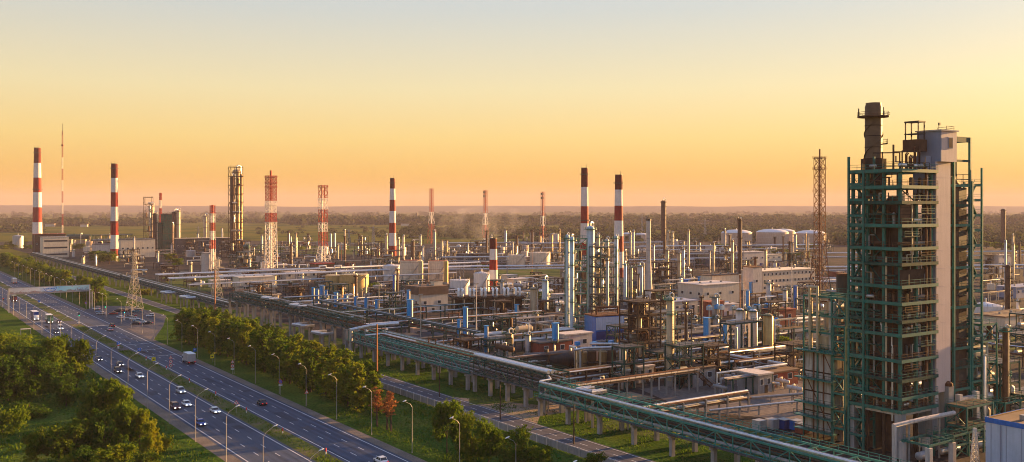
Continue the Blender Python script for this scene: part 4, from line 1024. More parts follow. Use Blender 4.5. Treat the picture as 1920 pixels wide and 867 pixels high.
# guyed radio mast on the horizon
p = Vector(((117 - CX) / F * 1750, 1750, 0)); t = thing('radio_mast', 'thin red and white radio mast far away at the left', 'radio mast', p, 0.2, land='the radio mast'); hm_ = zat(232, p.y)
bm_ = band_mat([hm_ * q for q in (.1, .2, .3, .4, .5, .6, .7, .8, .9)])
for a in range(3): MB().bar((1.3 * cos(a * 2.1), 1.3 * sin(a * 2.1), 0), (1.1 * cos(a * 2.1), 1.1 * sin(a * 2.1), hm_ * .93), .34).build('leg', bm_, t)
k = MB(); lattice_bars(k, 2.0, 1.8, 0, hm_ * .93, 44, .14); k.build('bracing', bm_, t)
MB().bar((0, 0, hm_ * .9), (0, 0, hm_), .5).build('antenna', 'dark_steel', t)
MB().b(-1.6, 1.6, -1.6, 1.6, hm_ * .80, hm_ * .815).build('platform', 'chimney_red', t)

lattice(508, 512, 320, 21, 24, (378, 400, 417), 'white and red lattice flare tower with square cage, left of the middle', 'red', 1, None, 330, 'the square-cage flare tower', (333, 344, 352, 385, 417), nb=13, fr=.95)
lattice(606, 497, 348, 17, 32, (373, 394, 418, 436, 462), 'red and white flare tower on splayed legs', 'red', 2, 460, None, 'the splayed flare tower', (351, 374, 394), nb=8, fr=.9)
lattice(809, 457, 354, 8, 17, (398, 420), 'first of three far red and white flare masts, left one', 'red', 1, 400, None, 'the left far flare', (), nb=9, fr=.8)
lattice(910, 456, 357, 8, 13, (400, 422, 447), 'second of three far red and white flare masts, in the smoke', 'red', 1, 395, None, 'the middle far flare', (), nb=9, fr=1.0, head=True)
lattice(1018, 456, 360, 8, 14, (405, 424, 446), 'third of three far red and white flare masts, right one', 'red', 1, 395, None, 'the right far flare', (), nb=9, fr=1.0, head=True)
lattice(398.5, 512, 385, 10, 13, (401, 418, 434, 450, 468), 'red and white lattice mast on a grey block', 'red', 1, None, None, 'the red lattice mast', (402,), nb=8, fr=.9)
lattice(301, 472, 362, 5, 8, (376, 391), 'small red and white flare rising behind dark green towers', 'red', 1, None, None, None, (), nb=8, fr=.7)
lattice(1537, 552, 280, 21, 40, (), 'tall rusty lattice flare tower left of the big green structure', 'red', 1, 455, 296, 'the rusty lattice flare', (297, 318, 360, 402), m=M['rust'], nb=9, fr=.5)

# ------------------------------------------------------------------ far left works
building(80, 484, 446, 26, 18, 'plaster_cream', 'beige office block with three rows of dark window strips', 'plaster', (1, 3), land='the beige office block', strip=True, door=False)
building(64, 476, 440, 34, 14, 'brown_steel', 'long dark red roofed shed behind the beige office block', 'chimney_red', (5, 1), door=False)
tank(34, 466, 443, 19, 'vessel_grey', 'grey tank at the left edge before the fields'); building(178, 484, 459, 26, 18, 'concrete_pale', 'plain grey warehouse left of the second chimney', 'roof_dark', (2, 1), door=False)
building(226, 484, 450, 36, 22, 'plaster_cream', 'cream hall right of the second left chimney', 'roof_dark', (7, 1), land='the cream hall')
for i, (a, b, y_) in enumerate(((82, 124, 440), (124, 172, 438))):
    p0, p1 = at(a, y_ + 22), at(b, y_ + 22); hvessel((p0 + p1) / 2, atan2(p1.y - p0.y, p1.x - p0.x), (p1 - p0).length * .9, 3.4, 12, 'green_dull' if i else 'vessel_grey', ('long pale green horizontal drum beside the tallest chimney', 'long dark green horizontal drum left of the second chimney')[i])
frame(at(174, 474), GZ, 46, 14, [7, 14, 21], 'long dark green pipe frame behind the second left chimney', 'green_dull', 8, 2, seed=3, equip=1.4)
frame(at(272, 476), GZ, 9, 8, [10, 18, 26, 34, 42, 50, 58, 66], 'tall brown open steel tower of the far left column group', 'brown_steel', 1, 1, land='the far brown steel tower', seed=4, equip=1.2)
column(284, 474, 384, 8, 'vessel_cream', 'golden column beside the tall brown steel tower', 7); column(290, 478, 400, 7, 'vessel_rust', 'brown column at the foot of the far left group', 5)
for q, l in (((294, 478, 419, 9, 9), 'square dark green tower, left of the far pair'), ((306, 478, 403, 10, 10), 'square dark green tower, taller of the far pair')):
    p = at(q[0], q[1]); h_ = zat(q[2], p.y); t = thing('clad_tower', l, 'tower', p, GZ); MB().b(0, q[3], 0, q[4], 0, h_).build('cladding', 'green_dull', t); MB().b(-.4, q[3] + .4, -.4, q[4] + .4, h_, h_ + 1).build('roof', 'dark_steel', t)
    k = MB()
    for i in range(6): k.b(-.1, q[3] + .1, -.1, q[4] + .1, h_ * i / 6 + 1, h_ * i / 6 + 1.5)
    k.build('girts', 'dark_steel', t)
column(327, 470, 397, 10, 'vessel_rust', 'wide brown column right of the dark green towers', 5); column(334, 470, 394, 7, 'vessel_cream', 'slim cream column right of the wide brown column', 6)
column(385, 468, 404, 7, 'vessel_cream', 'single cream column left of the red lattice mast', 6)
column(322, 474, 420, 6, 'vessel_rust', 'short brown column before the wide brown column', 4)
building(330, 478, 448, 62, 9, 'roof_dark', 'long dark gallery with beige roof left of the red lattice mast', 'plaster_cream', (12, 1), door=False)
p = at(388, 512); t = thing('grey_block', 'square grey block house below the red lattice mast', 'building', p, GZ, land='the grey block house'); MB().b(-2, 7, -1, 9, 0, 16).build('wall', 'concrete_pale', t); MB().b(-2.4, 7.4, -1.4, 9.4, 16, 16.8).build('roof', 'concrete', t); MB().b(1, 3, -1.08, -1, .2, 3).build('door', 'brown_steel', t)
column(443.5, 480, 318, 15, 'vessel_gold', 'tall golden distillation column with many platforms', 11, 'brown_steel', land='the tall golden column', riser=3)
column(435.5, 482, 330, 8, 'vessel_rust', 'slimmer brown column on the left side of the golden column', 9, 'brown_steel'); column(452, 482, 326, 5, 'vessel_gold', 'thin cream column on the right side of the golden column', 9, 'brown_steel', riser=0)
frame(at(433, 484), GZ, 13, 9, [10 * i + 8 for i in range(10)], 'open brown scaffold tower around the golden column', 'brown_steel', 2, 1, seed=55, equip=.8, col_w=.5)
frame(at(425, 484), GZ, 26, 18, [6, 12, 18], 'dark steel frame at the foot of the golden column', 'brown_steel', 4, 2, seed=5, equip=1.6)
frame(at(450, 505), GZ, 14, 10, [5, 10, 15], 'green pipe frame with silver bends left of the square-cage flare', 'green_dull', 2, 2, seed=6, equip=2.0)
k_ = at(462, 500); hvessel(k_ + Vector((0, 0, 0)), GZ + pi / 2, 8, 2.3, 18, 'green_dull', 'large green drum with silver pipes before the golden column')
tank(498, 510, 491, 13, 'tank_cream', 'small cream tank at the foot of the square-cage flare'); building(500, 524, 508, 20, 12, 'concrete', 'low grey house with red roof below the square-cage flare', 'brick_red', (3, 1)); building(536, 526, 512, 26, 12, 'plaster', 'low beige house right of the red roofed house', 'concrete_pale', (4, 1))
building(592, 518, 496, 16, 12, 'vessel_rust', 'red roofed block at the foot of the splayed flare', 'chimney_red', (2, 1), land='the red roofed block'); tank(630, 545, 517, 40, 'tank_amber', 'left of the two amber tanks', 'flat', rail=False); tank(664, 548, 516, 55, 'tank_amber', 'large amber tank with sunlit side', 'flat', land='the large amber tank')
building(449, 545, 522, 24, 14, 'plaster_cream', 'cream flat roofed house at the far end of the pipe bridge', 'plaster', (2, 1), door=False, land='the cream end house')
for px_, yt in ((620, 438), (628, 437)): column(px_, 478, yt, 3.5, 'vessel_grey', 'thin pale column', 0, riser=0, auto=True, group='thin pale columns behind the splayed flare')
column(724, 490, 440, 5, 'vessel_cream', 'cream column touching the middle chimney on its left', 4); column(747, 490, 448, 4.5, 'vessel_cream', 'cream column touching the middle chimney on its right', 4); column(756, 488, 442, 4, 'tank_cream', 'slim cream column right of the middle chimney', 4); column(774, 497, 452, 5, 'vessel_rust', 'golden brown column right of the middle chimney', 5)
frame(at(720, 494), GZ, 20, 12, [6, 12], 'brown frame around the foot of the middle chimney', 'brown_steel', 2, 1, seed=7)
tank(734, 527, 499, 31, 'tank_white', 'white tank with dark bands left of the cream tanks', 'cone', land='the banded white tank'); tank(771, 530, 489, 42, 'tank_cream', 'cream round tank, left of the pair behind the house', 'flat', 'brick_red', land='the left cream tank'); tank(821, 530, 490, 37, 'tank_cream', 'cream round tank, right of the pair behind the house', 'flat', 'brick_red', land='the right cream tank')
column(789, 532, 490, 9, 'vessel_cream', 'cream stair shaft between the pair of cream tanks', 0, riser=0, dome=False); column(836, 532, 490, 9, 'tank_amber', 'golden stair shaft at the right cream tank', 0, riser=0, dome=False)
tank(862, 556, 526, 38, 'tank_white', 'white rust-stained tank behind the house', 'flat', land='the rust-stained tank'); tank(903, 548, 513, 30, 'tank_white', 'white cone roofed tank beside the short chimney', 'cone')
tank(968, 501, 479, 33, 'tank_cream', 'distant cream tank with dark red stain behind the short chimney', 'flat', land='the stained far tank'); tank(1013, 500, 474, 38, 'tank_cream', 'distant cream tank left of the blue columns', 'flat'); tank(852, 492, 470, 10, 'tank_cream', 'tiny cream tank before the left far flare', 'flat', rail=False)
building(786, 588, 554, 17, 15, 'plaster', 'plastered house with brown mansard roof and dark windows', 'roof_brown', (2, 1), 'both', land='the mansard house', parapet=4.2)
p = at(786, 588); t = thing('roof_cabin', 'small plaster cabin on the mansard roof', 'cabin', p + Vector((8, 12, zat(554, p.y) + 4.2)), GZ); MB().b(-2.5, 2.5, -2, 2, 0, 2.4).build('wall', 'plaster_cream', t); MB().b(-2.7, 2.7, -2.2, 2.2, 2.4, 2.7).build('roof', 'roof_brown', t)
building(870, 500, 478, 30, 14, 'roof_dark', 'long low dark hall behind the short chimney', 'roof_dark', (6, 1), door=False)

# fin-fan cooler bank with elbow ducts
p = at(852, 604); cl = thing('air_cooler_bank', 'long brown air cooler bank with white bent ducts on top', 'air cooler', p, GZ - .42, land='the air cooler bank')
Lc = 34.0
for i in range(8):
    for y in (0, 9): MB().b(i * Lc / 7 - .25, i * Lc / 7 + .25, y - .25, y + .25, 0, 11).build('column', 'brown_steel' if y else 'vessel_cream', cl)
for z in (5.4, 10.8): MB().b(-.6, Lc + .6, -.6, 9.6, z, z + .5).build('deck', 'brown_steel', cl)
MB().b(0, Lc, .3, 9, 11.3, 12.0).build('tube_bundle', 'vessel_rust', cl); MB().rail([(-.5, -.6, 11.3), (Lc + .5, -.6, 11.3)], 1.1, .07).build('railing', 'brown_steel', cl)
for i in range(6):
    for s in (0, 1.9):
        x = 2.2 + i * 5.6 + s; MB().pipe([(x, 2, 12), (x, 2, 14.2), (x + .3, 3.2, 15.2), (x + .3, 6.5, 15.2)], .55, 9).build('elbow_duct', 'white_paint', cl, True)
    MB().lathe([(1.5, 0), (1.9, .6)], (3.2 + i * 5.6, 1.4, 11.4), 14).build('fan_ring', 'silver', cl)
for i in range(7): MB().b(i * Lc / 7 + .6, (i + 1) * Lc / 7 - .6, 2.4, 8.6, 6.0, 10.2).build('fan_box', 'brown_steel', cl)

column(1000, 600, 538, 12, 'vessel_cream', 'upright cream vessel right of the air cooler bank', 1, land='the cream upright vessel'); column(1022, 594, 524, 12, 'vessel_blue', 'pale blue column right of the cream upright vessel', 3)
# ------------------------------------------------------------------ central column group
for px_, yb, yt, wp, m_, npl, l in ((1064, 638, 440, 7, 'vessel_blue', 7, 'slim pale blue column at the left edge of the central group'), (1072, 640, 444, 9, 'vessel_blue', 8, 'pale blue column beside the slim leftmost one in the central group'),
        (1107, 590, 424, 15, 'vessel_blue', 6, 'thickest pale blue column with blue top in the central group'), (1121, 592, 440, 6, 'vessel_cream', 5, 'golden column just right of the thickest blue column'), (1138, 588, 448, 8, 'vessel_grey', 5, 'grey column in the middle of the central group'),
        (1155, 586, 442, 7, 'vessel_blue', 6, 'pale blue column in front of the right twin chimney'), (1172, 572, 494, 6, 'vessel_blue', 3, 'short blue column right of the right twin chimney'), (1200, 560, 497, 11, 'vessel_grey', 2, 'white grey column left of the flared stack'),
        (1086, 560, 470, 5, 'vessel_rust', 4, 'rusty column behind the left blue columns'), (1129, 570, 452, 4, 'vessel_cream', 4, 'thin golden column between blue and grey columns'), (1184, 560, 500, 4, 'vessel_cream', 3, 'thin golden column left of the white grey column')):
    column(px_, yb, yt, wp, m_, l, npl, 'green_steel', land={1107: 'the thickest blue column', 1064: 'the slim blue column', 1200: 'the white grey column'}.get(px_), riser=2)
frame(at(1076, 636), GZ, 7, 6, [5 + 4.6 * i for i in range(9)], 'tall green platform tower between the left blue columns', 'green_steel', 1, 1, seed=8, equip=1.3)
frame(at(1126, 596), GZ, 10, 9, [5 + 5 * i for i in range(7)], 'tall green pipe tower behind the blue box building', 'green_dull', 2, 1, seed=9, equip=1.8)
p = at(1092, 560); MBt = thing('pump_cabin', 'brown pump cabin on a post in the central group', 'cabin', p, GZ); MB().b(0, 2.6, 0, 2, 0, 12).build('shaft', 'brown_steel', MBt); MB().b(-.6, 3.2, -.6, 2.6, 12, 16).build('cabin', 'vessel_rust', MBt)
# blue box building
p = at(1117, 644); bb = thing('blue_building', 'blue metal building with ribbed pale front in the centre', 'building', p, GZ - .18, land='the blue building')
MB().b(0, 13.2, 0, 9.5, 0, 10.6).build('wall', 'blue', bb)
for i in range(14): MB().b(.1 + i * .92, .1 + i * .92 + .72, -.3, -.01, 5.2, 10.3).build('rib_panel', 'plaster_blue', bb)
MB().b(.3, 12.9, -.12, -.02, 1.3, 4.6).build('loading_opening', 'blue_dark', bb); MB().b(-.2, 16, -3.2, -.02, .9, 1.2).build('loading_platform', 'concrete', bb); MB().b(-.2, 13.4, -.2, 9.7, 10.61, 11.1).build('roof', 'rust', bb)
MB().pipe([(2, 3, 11), (2, 3, 14), (12, 3, 14), (12, 3, 11)], .4, 8).build('roof_pipe', 'rust', bb, True); MB().pipe([(1, 5, 11), (1, 5, 12.6), (13, 5, 12.6)], .3, 8).build('roof_pipe', 'vessel_rust', bb, True); MB().rail([(0, 0, 11.1), (13.2, 0, 11.1), (13.2, 9.5, 11.1)], 1.1, .07).build('railing', 'rust', bb)
for i in range(5): MB().pipe([(2 + i * 2.4, 1, 1.0), (2 + i * 2.4, -2, 1.6)], .12, 6).build('branch_pipe', 'silver', bb)
# flared concrete stack
p = at(1216, 592); t = thing('flared_stack', 'pale concrete stack flaring wide at its base', 'chimney', p, GZ, land='the flared stack'); hs = zat(411, p.y)
MB().lathe([(3.3, 0), (2.9, 3), (2.3, 9), (1.7, 17), (1.25, 27), (1.1, hs)], n=24).build('shaft', 'concrete_pale', t, True); MB().lathe([(1.3, hs - .8), (1.3, hs)], n=16).build('rim', 'dark_steel', t); ladder(t, 1.2, -2.2, 8, hs * .95)
k = MB()
for z, r in ((3, 2.95), (9, 2.34), (17, 1.75), (22, 1.5), (27, 1.3), (33, 1.25), (39, 1.2)): ring(k, r - .1, r + .04, z, .25, 24)
k.build('hoop', 'concrete', t); MB().b(-3.6, 3.6, -3.6, 3.6, 0, .6).build('plinth', 'concrete', t)
# golden brown unit in front of the stack
frame(at(1196, 706), GZ, 10, 9, [6, 10.5, 15, 19.5, 24], 'golden brown steel unit full of pipes before the flared stack', 'brown_steel', 2, 2, land='the golden brown unit', seed=10, equip=2.4)
column(1210, 690, 560, 7, 'vessel_gold', 'golden column inside the brown steel unit', 4, 'brown_steel', riser=3); column(1225, 668, 600, 6, 'vessel_rust', 'brown vessel right of the brown steel unit', 3, 'brown_steel')
column(1256, 724, 556, 13, 'vessel_cream', 'tall cream column with teal platforms nearest the pipe bridge', 6, 'green_steel', land='the near cream column', riser=2)
frame(at(1242, 600), GZ, 6, 5, [4, 8, 12, 16], 'small green frame behind the near cream column', 'green_dull', 1, 1, seed=11, equip=1.6); column(1282, 716, 652, 10, 'vessel_grey', 'short grey vessel right of the near cream column', 2); column(1262, 660, 590, 5, 'vessel_cream', 'golden pipe column behind the near cream column', 3)
# three cream drums
for px_, yb, yt, wp, m_, l in ((1387, 672, 578, 15, 'tank_white', 'left of three tall cream vessels standing in a row'), (1412, 672, 580, 17, 'tank_white', 'middle of three tall cream vessels standing in a row'), (1440, 678, 588, 19, 'tank_amber', 'right amber vessel of three standing in a row')):
    column(px_, yb, yt, wp, m_, l, 2, 'green_dull', land={1412: 'the three tall vessels'}.get(px_), riser=1, goose=False)
k_ = at(1404, 682); frame(k_ + g(0, -9), GZ, 16, 5, [4.5, 14.5], 'thin green gangway frame joining the three tall vessels', 'green_dull', 3, 1, seed=12, equip=.5)
# heater block wrapped by a bent silver header on vertical pipes
p = at(1080, 706); t = thing('heater_block', 'row of brown heater drums wrapped by golden upright pipes', 'heater', p, GZ - .5, land='the heater drums')
for i in range(5): MB().lathe([(1.5, 0), (1.5, 7.2), (.9, 7.9), (.1, 8.1)], (3 + i * 3.3, 4.5 + (i % 2) * 1.2, 0), 16).build('drum', 'vessel_rust' if i % 2 else 'vessel_gold', t, True)
for i, (x, y) in enumerate([(-.2 + j * .8, .2 + .9 * (j % 2)) for j in range(4)] + [(8.0, .1), (14.6, .1), (15.4, .2), (16.4, .3), (17.2, .6), (17.9, 1.0)]): MB().pipe([(x, y, 0), (x, y, 8.9)], .26 + .06 * (i % 3), 8).build('upright_pipe', ('vessel_gold', 'vessel_cream', 'silver')[i % 3], t, True)
MB().pipe([(-.6, -.2, 8.6), (2.6, .1, 9.1), (17.9, .2, 9.4), (18.0, 6, 9.4), (6, 8, 9.4)], .4, 8).build('header_pipe', 'silver', t, True); MB().pipe([(2.2, .9, 8.2), (17.2, 1.0, 8.5)], .22, 8).build('header_pipe', 'silver_dull', t, True)
MB().b(1, 17.5, 2.6, 8.6, 3.6, 3.9).build('deck', 'brown_steel', t); MB().b(6.2, 9.8, 8.8, 10.2, 0, 7).build('back_wall', 'plaster', t)
for i, (px_, py_) in enumerate(((1083, 645), (1115, 645), (1146, 643), (1177, 641))):
    p = at(px_, py_ + 34); t = thing('blue_hood', f'small bright blue hood on a stem behind the heater drums, {("first", "second", "third", "fourth")[i]} from the left', 'vent hood', p, GZ, 'blue hoods behind the heater drums'); hh = zat(py_ - 4, p.y)
    MB().lathe([(.3, 0), (.3, hh - 1.2)], n=8).build('stem', 'silver', t); MB().b(-.9, .7, -.7, .7, hh - 1.3, hh).build('hood', 'blue_bright', t)
hvessel(at(1050, 690), GZ - .2, 26, 2.6, 3.2, 'dark_steel', 'long dark horizontal drum left of the heater drums', land='the long dark drum')
tank(1330, 668, 650, 40, 'roof_dark', 'low dark round basin before the three tall vessels', 'flat', rail=False)
hvessel(at(1386, 676), GZ + pi / 2, 3, 1.6, 2.2, 'tank_white', 'white round drum end before the three tall vessels')

# ------------------------------------------------------------------ blue vent stacks
BS = [(769, 625, 563, 9), (873, 644, 577, 7), (861, 657, 600, 5.5), (912, 672, 612, 6), (969, 612, 572, 6), (1042, 668, 607, 10), (1326, 654, 597, 11), (1361, 668, 608, 8), (1288, 562, 525, 9), (1492, 582, 537, 6), (739, 572, 516, 4),
      (587, 571, 540, 4), (595, 573, 543, 5), (604, 575, 537, 7), (612, 577, 545, 5), (630, 582, 549, 6), (648, 586, 554, 6), (667, 590, 557, 5), (687, 594, 560, 6), (707, 599, 563, 6), (1408, 556, 530, 5), (1402, 575, 545, 6), (766, 600, 545, 5), (1311, 560, 520, 4)]
BL = ['tall blue vent stack left of the mansard house front', 'blue vent stack in front of the air cooler bank', 'slim blue vent stack left of the cooler bank stack', 'blue vent stack beside the bent silver pipe', 'blue vent stack at the right foot of the cooler bank',
      'thick blue vent stack left of the heater drums', 'thick blue vent stack left of the three tall vessels', 'blue and silver vent stack nearest the three tall vessels', 'dark blue vent stack left of the white workshop', 'slim blue vent stack before the red brick wall', 'lone thin blue vent stack behind the pipe bridge',
      'leftmost blue vent stack of the row behind the pipe bridge', 'second blue vent stack from the left behind the pipe bridge', 'widest blue vent stack of the row behind the pipe bridge', 'fourth blue vent stack from the left behind the pipe bridge', 'fifth blue vent stack from the left behind the pipe bridge', 'sixth blue vent stack from the left behind the pipe bridge',
      'seventh blue vent stack from the left behind the pipe bridge', 'eighth blue vent stack from the left behind the pipe bridge', 'rightmost blue vent stack of the row behind the pipe bridge', 'small blue vent stack right of the white workshop', 'blue vent stack behind the three tall vessels', 'second tall blue vent stack left of the mansard house', 'thin blue vent stack at the white workshop corner']
for q, l in zip(BS, BL): blue_stack(*q, l, land={1042: 'the thick blue stack', 769: 'the tall blue stack', 912: 'the bent-pipe blue stack', 1326: 'the right thick blue stack'}.get(q[0]), m='blue' if q[0] in (1288, 1492, 739) else 'blue_bright')
# ------------------------------------------------------------------ buildings on the right of the centre
building(1318, 572, 536, 30, 20, 'plaster', 'white flat roofed workshop behind blue roof boxes', 'concrete_pale', (3, 1), 'both', land='the white workshop'); building(1334, 560, 518, 24, 9, 'plaster_cream', 'narrow upper storey with row of small windows on the workshop', 'roof_brown', (8, 1), door=False)
building(1232, 596, 570, 28, 12, 'plaster', 'long low white house with blue flat roof', 'lift_blue', (5, 1), land='the blue roofed house'); building(1328, 596, 568, 11, 6, 'brick_red', 'dark red container shed right of the blue roofed house', 'brick_red', (1, 1), door=False)
building(1344, 594, 574, 16, 6, 'lift_pink', 'small pinkish shed beside the dark red container', 'concrete_pale', (2, 1)); building(1452, 612, 584, 15, 8, 'brick_red', 'red brick wall block right of the three tall vessels', 'brick_red', (2, 1), land='the red brick block', door=False)
building(1430, 548, 510, 52, 18, 'plaster', 'long beige hall with pale roof band under the rusty flare', 'plaster_cream', (14, 3), land='the long beige hall'); building(1412, 556, 502, 8, 8, 'concrete_pale', 'tall pale silo block left of the long beige hall', 'rust', (1, 1), door=False)
building(1395, 498, 474, 30, 14, 'concrete_pale', 'grey hall before the far domed tanks', 'concrete_pale', (4, 1), door=False); building(1408, 492, 480, 46, 10, 'plaster_cream', 'long pale wall with white gates before the far domed tanks', 'plaster', (6, 1), door=False); building(1300, 500, 474, 40, 14, 'roof_dark', 'dark low hall left of the far domed tanks', 'roof_dark', (5, 1), door=False)
for px_, yb, yt, wp, l in ((1381, 463, 437, 58, 'leftmost far domed tank on the right side'), (1448, 462, 436, 60, 'second far domed tank on the right side'), (1468, 458, 434, 44, 'far domed tank partly behind the second one'), (1520, 462, 438, 56, 'right far domed tank behind the rusty flare'), (1178, 452, 439, 26, 'small far domed tank right of the twin chimneys'), (1202, 453, 440, 26, 'small far domed tank behind the flared stack')):
    tank(px_, yb, yt, wp, 'tank_far', l, 'dome', 'tank_white', land={1448: 'the far domed tanks'}.get(px_), rail=False)
column(1244, 476, 376, 9, 'vessel_rust', 'tall dark column with golden edge behind the flared stack', 11, 'brown_steel', land='the tall dark far column'); column(1253, 478, 434, 5, 'vessel_cream', 'short golden column right of the tall dark column', 5); column(1260, 478, 436, 5, 'vessel_cream', 'second short golden column right of the tall dark column', 5)
for q, l in (((1388, 530, 410, 5, 'vessel_rust'), 'tall thin brown column before the far domed tanks'), ((1384, 530, 408, 2, 'rust'), 'very thin pipe beside the tall thin brown column'), ((1373, 525, 450, 5, 'vessel_cream'), 'golden thin column left of the tall thin brown one'), ((1338, 525, 455, 4, 'vessel_cream'), 'golden slim column above the workshop roof'), ((1278, 520, 462, 4, 'vessel_cream'), 'slim golden column right of the short golden pair'), ((1416, 552, 482, 4, 'rust'), 'rust red thin stack on the silo block'), ((1251, 530, 468, 6, 'vessel_cream'), 'short golden vessel in the pipe unit behind the stack'), ((1273, 530, 474, 6, 'vessel_cream'), 'golden vessel with bent pipe behind the blue roofed house'), ((1281, 532, 466, 5, 'vessel_grey'), 'silver pipe column behind the blue roofed house')):
    column(*q, l, 4, 'brown_steel', riser=1)
frame(at(1236, 532), GZ, 18, 12, [5, 10, 15], 'brown pipe unit behind the flared stack', 'brown_steel', 3, 2, seed=14, equip=1.8); frame(at(1262, 526), GZ, 20, 10, [5, 10], 'brown pipe unit left of the golden slim column', 'brown_steel', 3, 2, seed=15, equip=1.8); frame(at(1362, 520), GZ, 10, 8, [6, 12, 18, 24], 'brown steel frame around the thin brown columns', 'brown_steel', 1, 1, seed=16, equip=1.5)
for i, (px_, py_) in enumerate(((1345, 574), (1353, 575), (1375, 576), (1404, 578), (1416, 574), (1423, 574), (1438, 572), (1446, 573), (1456, 600), (1437, 598), (1330, 576), (1410, 596))):
    p = at(px_, py_ + 26); t = thing('blue_fan_box', 'bright blue fan box on a post', 'fan box', p, GZ, 'blue fan boxes on the roofs', auto=True); hh = zat(py_ - 2, p.y)
    MB().b(-.3, .3, -.3, .3, 0, hh - 2).build('post', 'silver_dull', t); MB().b(-1.1, 1.1, -1, 1, hh - 2, hh).build('box', 'vessel_blue' if i % 3 else 'blue_bright', t); MB().lathe([(.7, hh), (.8, hh + .4)], n=12).build('fan_collar', 'blue_bright', t)
for i in range(6):
    px_ = 1428 + i * 16.5; p = at(px_, 510); t = thing('blue_valve_post', 'dark blue valve head on a post in the far row', 'valve', p, GZ, 'dark blue valves in a far row', auto=True); MB().lathe([(.25, 0), (.25, 5)], n=8).build('post', 'silver_dull', t); MB().b(-1.1, 1.1, -1, 1, 5, 7.4).build('head', 'blue_dark', t)
# far right
column(1881, 470, 392, 8, 'vessel_rust', 'dark stack far right behind the green structure', 2, 'brown_steel', land='the far right stack', goose=False); column(1889.5, 590, 497, 9, 'vessel_rust', 'golden brown column right of the green structure', 8, 'brown_steel', riser=2, land='the right golden column'); column(1899, 520, 440, 4, 'vessel_cream', 'thin golden column at the right edge of the picture', 6, 'brown_steel')
tank(1848, 616, 575, 58, 'tank_white', 'white cone roofed tank behind the right stairs', 'cone'); building(1872, 512, 480, 20, 12, 'concrete_pale', 'pale block with vertical pipes at the far right', 'concrete', (4, 1), door=False); frame(at(1858, 512), GZ, 12, 8, [5, 10, 15], 'pale pipe frame before the far right stack', 'brown_steel', 2, 1, seed=17, equip=2); column(1908, 610, 562, 5, 'tank_white', 'white thin vessel near the right edge', 1)
building(1884, 632, 596, 34, 14, 'plaster', 'beige house with sloping brown roof at the right edge', 'roof_brown', (4, 1)); building(1905, 560, 540, 40, 12, 'lift_blue', 'long bluish low hall at the right edge', 'lift_blue', (6, 1), door=False)
# ------------------------------------------------------------------ the long pipe bridge along the service road
def bridge(u0, u1, v0, W, zb, zt, label, sp=12.0, steel='green_bridge', duct=None, npipe=5, land=None, colw=.95, lower=True, seed=1, topw=None):
    L = u1 - u0; rd = random.Random(seed)
    t = thing('pipe_bridge', label, 'pipe bridge', g(u0, v0), GZ, land=land)           # local y = along, x = across
    n = max(1, round(L / sp)); cm = MB().b(-colw / 2, colw / 2, -colw / 2, colw / 2, 0, zb - .5).mesh('column'); cm.materials.append(M['concrete'])
    for i in range(n + 1):
        y = L * i / n
        for x in (0, W): part('column', cm, t, loc=(x, min(max(y, .6), L - .6), 0))
        MB().b(-.9, W + .9, min(max(y, .6), L - .6) - .5, min(max(y, .6), L - .6) + .5, zb - .55, zb - .02).build('cap_beam', 'concrete', t)
    for x in (0, W):
        MB().b(x - .2, x + .2, 0, L, zb, zb + .5).build('bottom_chord', steel, t); MB().b(x - .18, x + .18, 0, L, zt - .4, zt).build('top_chord', steel, t)
        m_ = max(1, round(L / ((zt - zb) * 1.0 + 1.2))); k = MB()
        for i in range(m_):
            a, b = L * i / m_, L * (i + 1) / m_
            k.bar((x, a, zb + .3), (x, a, zt - .3), .2); k.bar((x, a, zb + .3) if i % 2 else (x, a, zt - .3), (x, b, zt - .3) if i % 2 else (x, b, zb + .3), .18)
        k.bar((x, L, zb), (x, L, zt), .2); k.build('truss_web', steel, t)
    k = MB()
    for i in range(int(L / 3) + 1): k.b(0, W, i * 3 - .08, i * 3 + .08, zb + .1, zb + .3); k.b(0, W, i * 3 - .06, i * 3 + .06, zt - .2, zt - .04)
    tag(k.build('floor_joist', steel, t), kind='stuff')
    MB().b(-1.5, -.22, 0, L, zb + .3, zb + .38).build('walkway', 'dark_steel', t); MB().rail([(-1.5, 0, zb + .38), (-1.5, L, zb + .38)], 1.1, .07).build('railing', steel, t)
    for i in range(npipe):
        x = W * (i + .7) / (npipe + .4); r = rd.uniform(.16, .38)
        MB().pipe([(x, -1, zb + .55 + r), (x, L + 1, zb + .55 + r)], r, 8).build('pipe', rd.choice(['silver_dull', 'rust', 'green_dull', 'dark_steel', 'dark_steel']), t, True)
    for i in range(3):
        x = W * (i + .6) / 3.4; r = rd.uniform(.14, .3); MB().pipe([(x, -1, (zb + zt) / 2 + 1), (x, L + 1, (zb + zt) / 2 + 1)], r, 7).build('pipe', rd.choice(['dark_steel', 'green_dull', 'silver_dull']), t, True)
    for (x, r, m_, zo) in (duct or ()):
        MB().pipe([(x, -.5, zt + r + zo), (x, L + .5, zt + r + zo)], r, 10).build('top_duct', m_, t, True)
    MB().rail([(W, 0, zt), (W, L, zt)], 1.1, .07).build('railing', steel, t)
    return t
bridge(55, 205, 148.5, 7, 4.6, 8.3, 'nearest teal trussed span of the pipe bridge, silver pipe on top', 12.5, duct=((.6, .32, 'silver', .05), (1.4, .2, 'silver', .05)), land='the nearest bridge span', seed=2)
bridge(207, 243, 152, 8, 5.2, 10.2, 'trussed bridge span with broad silver duct on top over the branch road', 9, 'green_dull', ((.7, .55, 'silver', 0), (2.0, .5, 'silver', 0), (3.2, .4, 'silver_dull', 0)), land='the broad duct span', seed=3)
bridge(245, 330, 151.5, 8, 4.8, 8.6, 'low teal bridge span before the blue stacks', 10.6, 'green_bridge', ((5, .25, 'rust', .05),), land='the low middle span', seed=4)
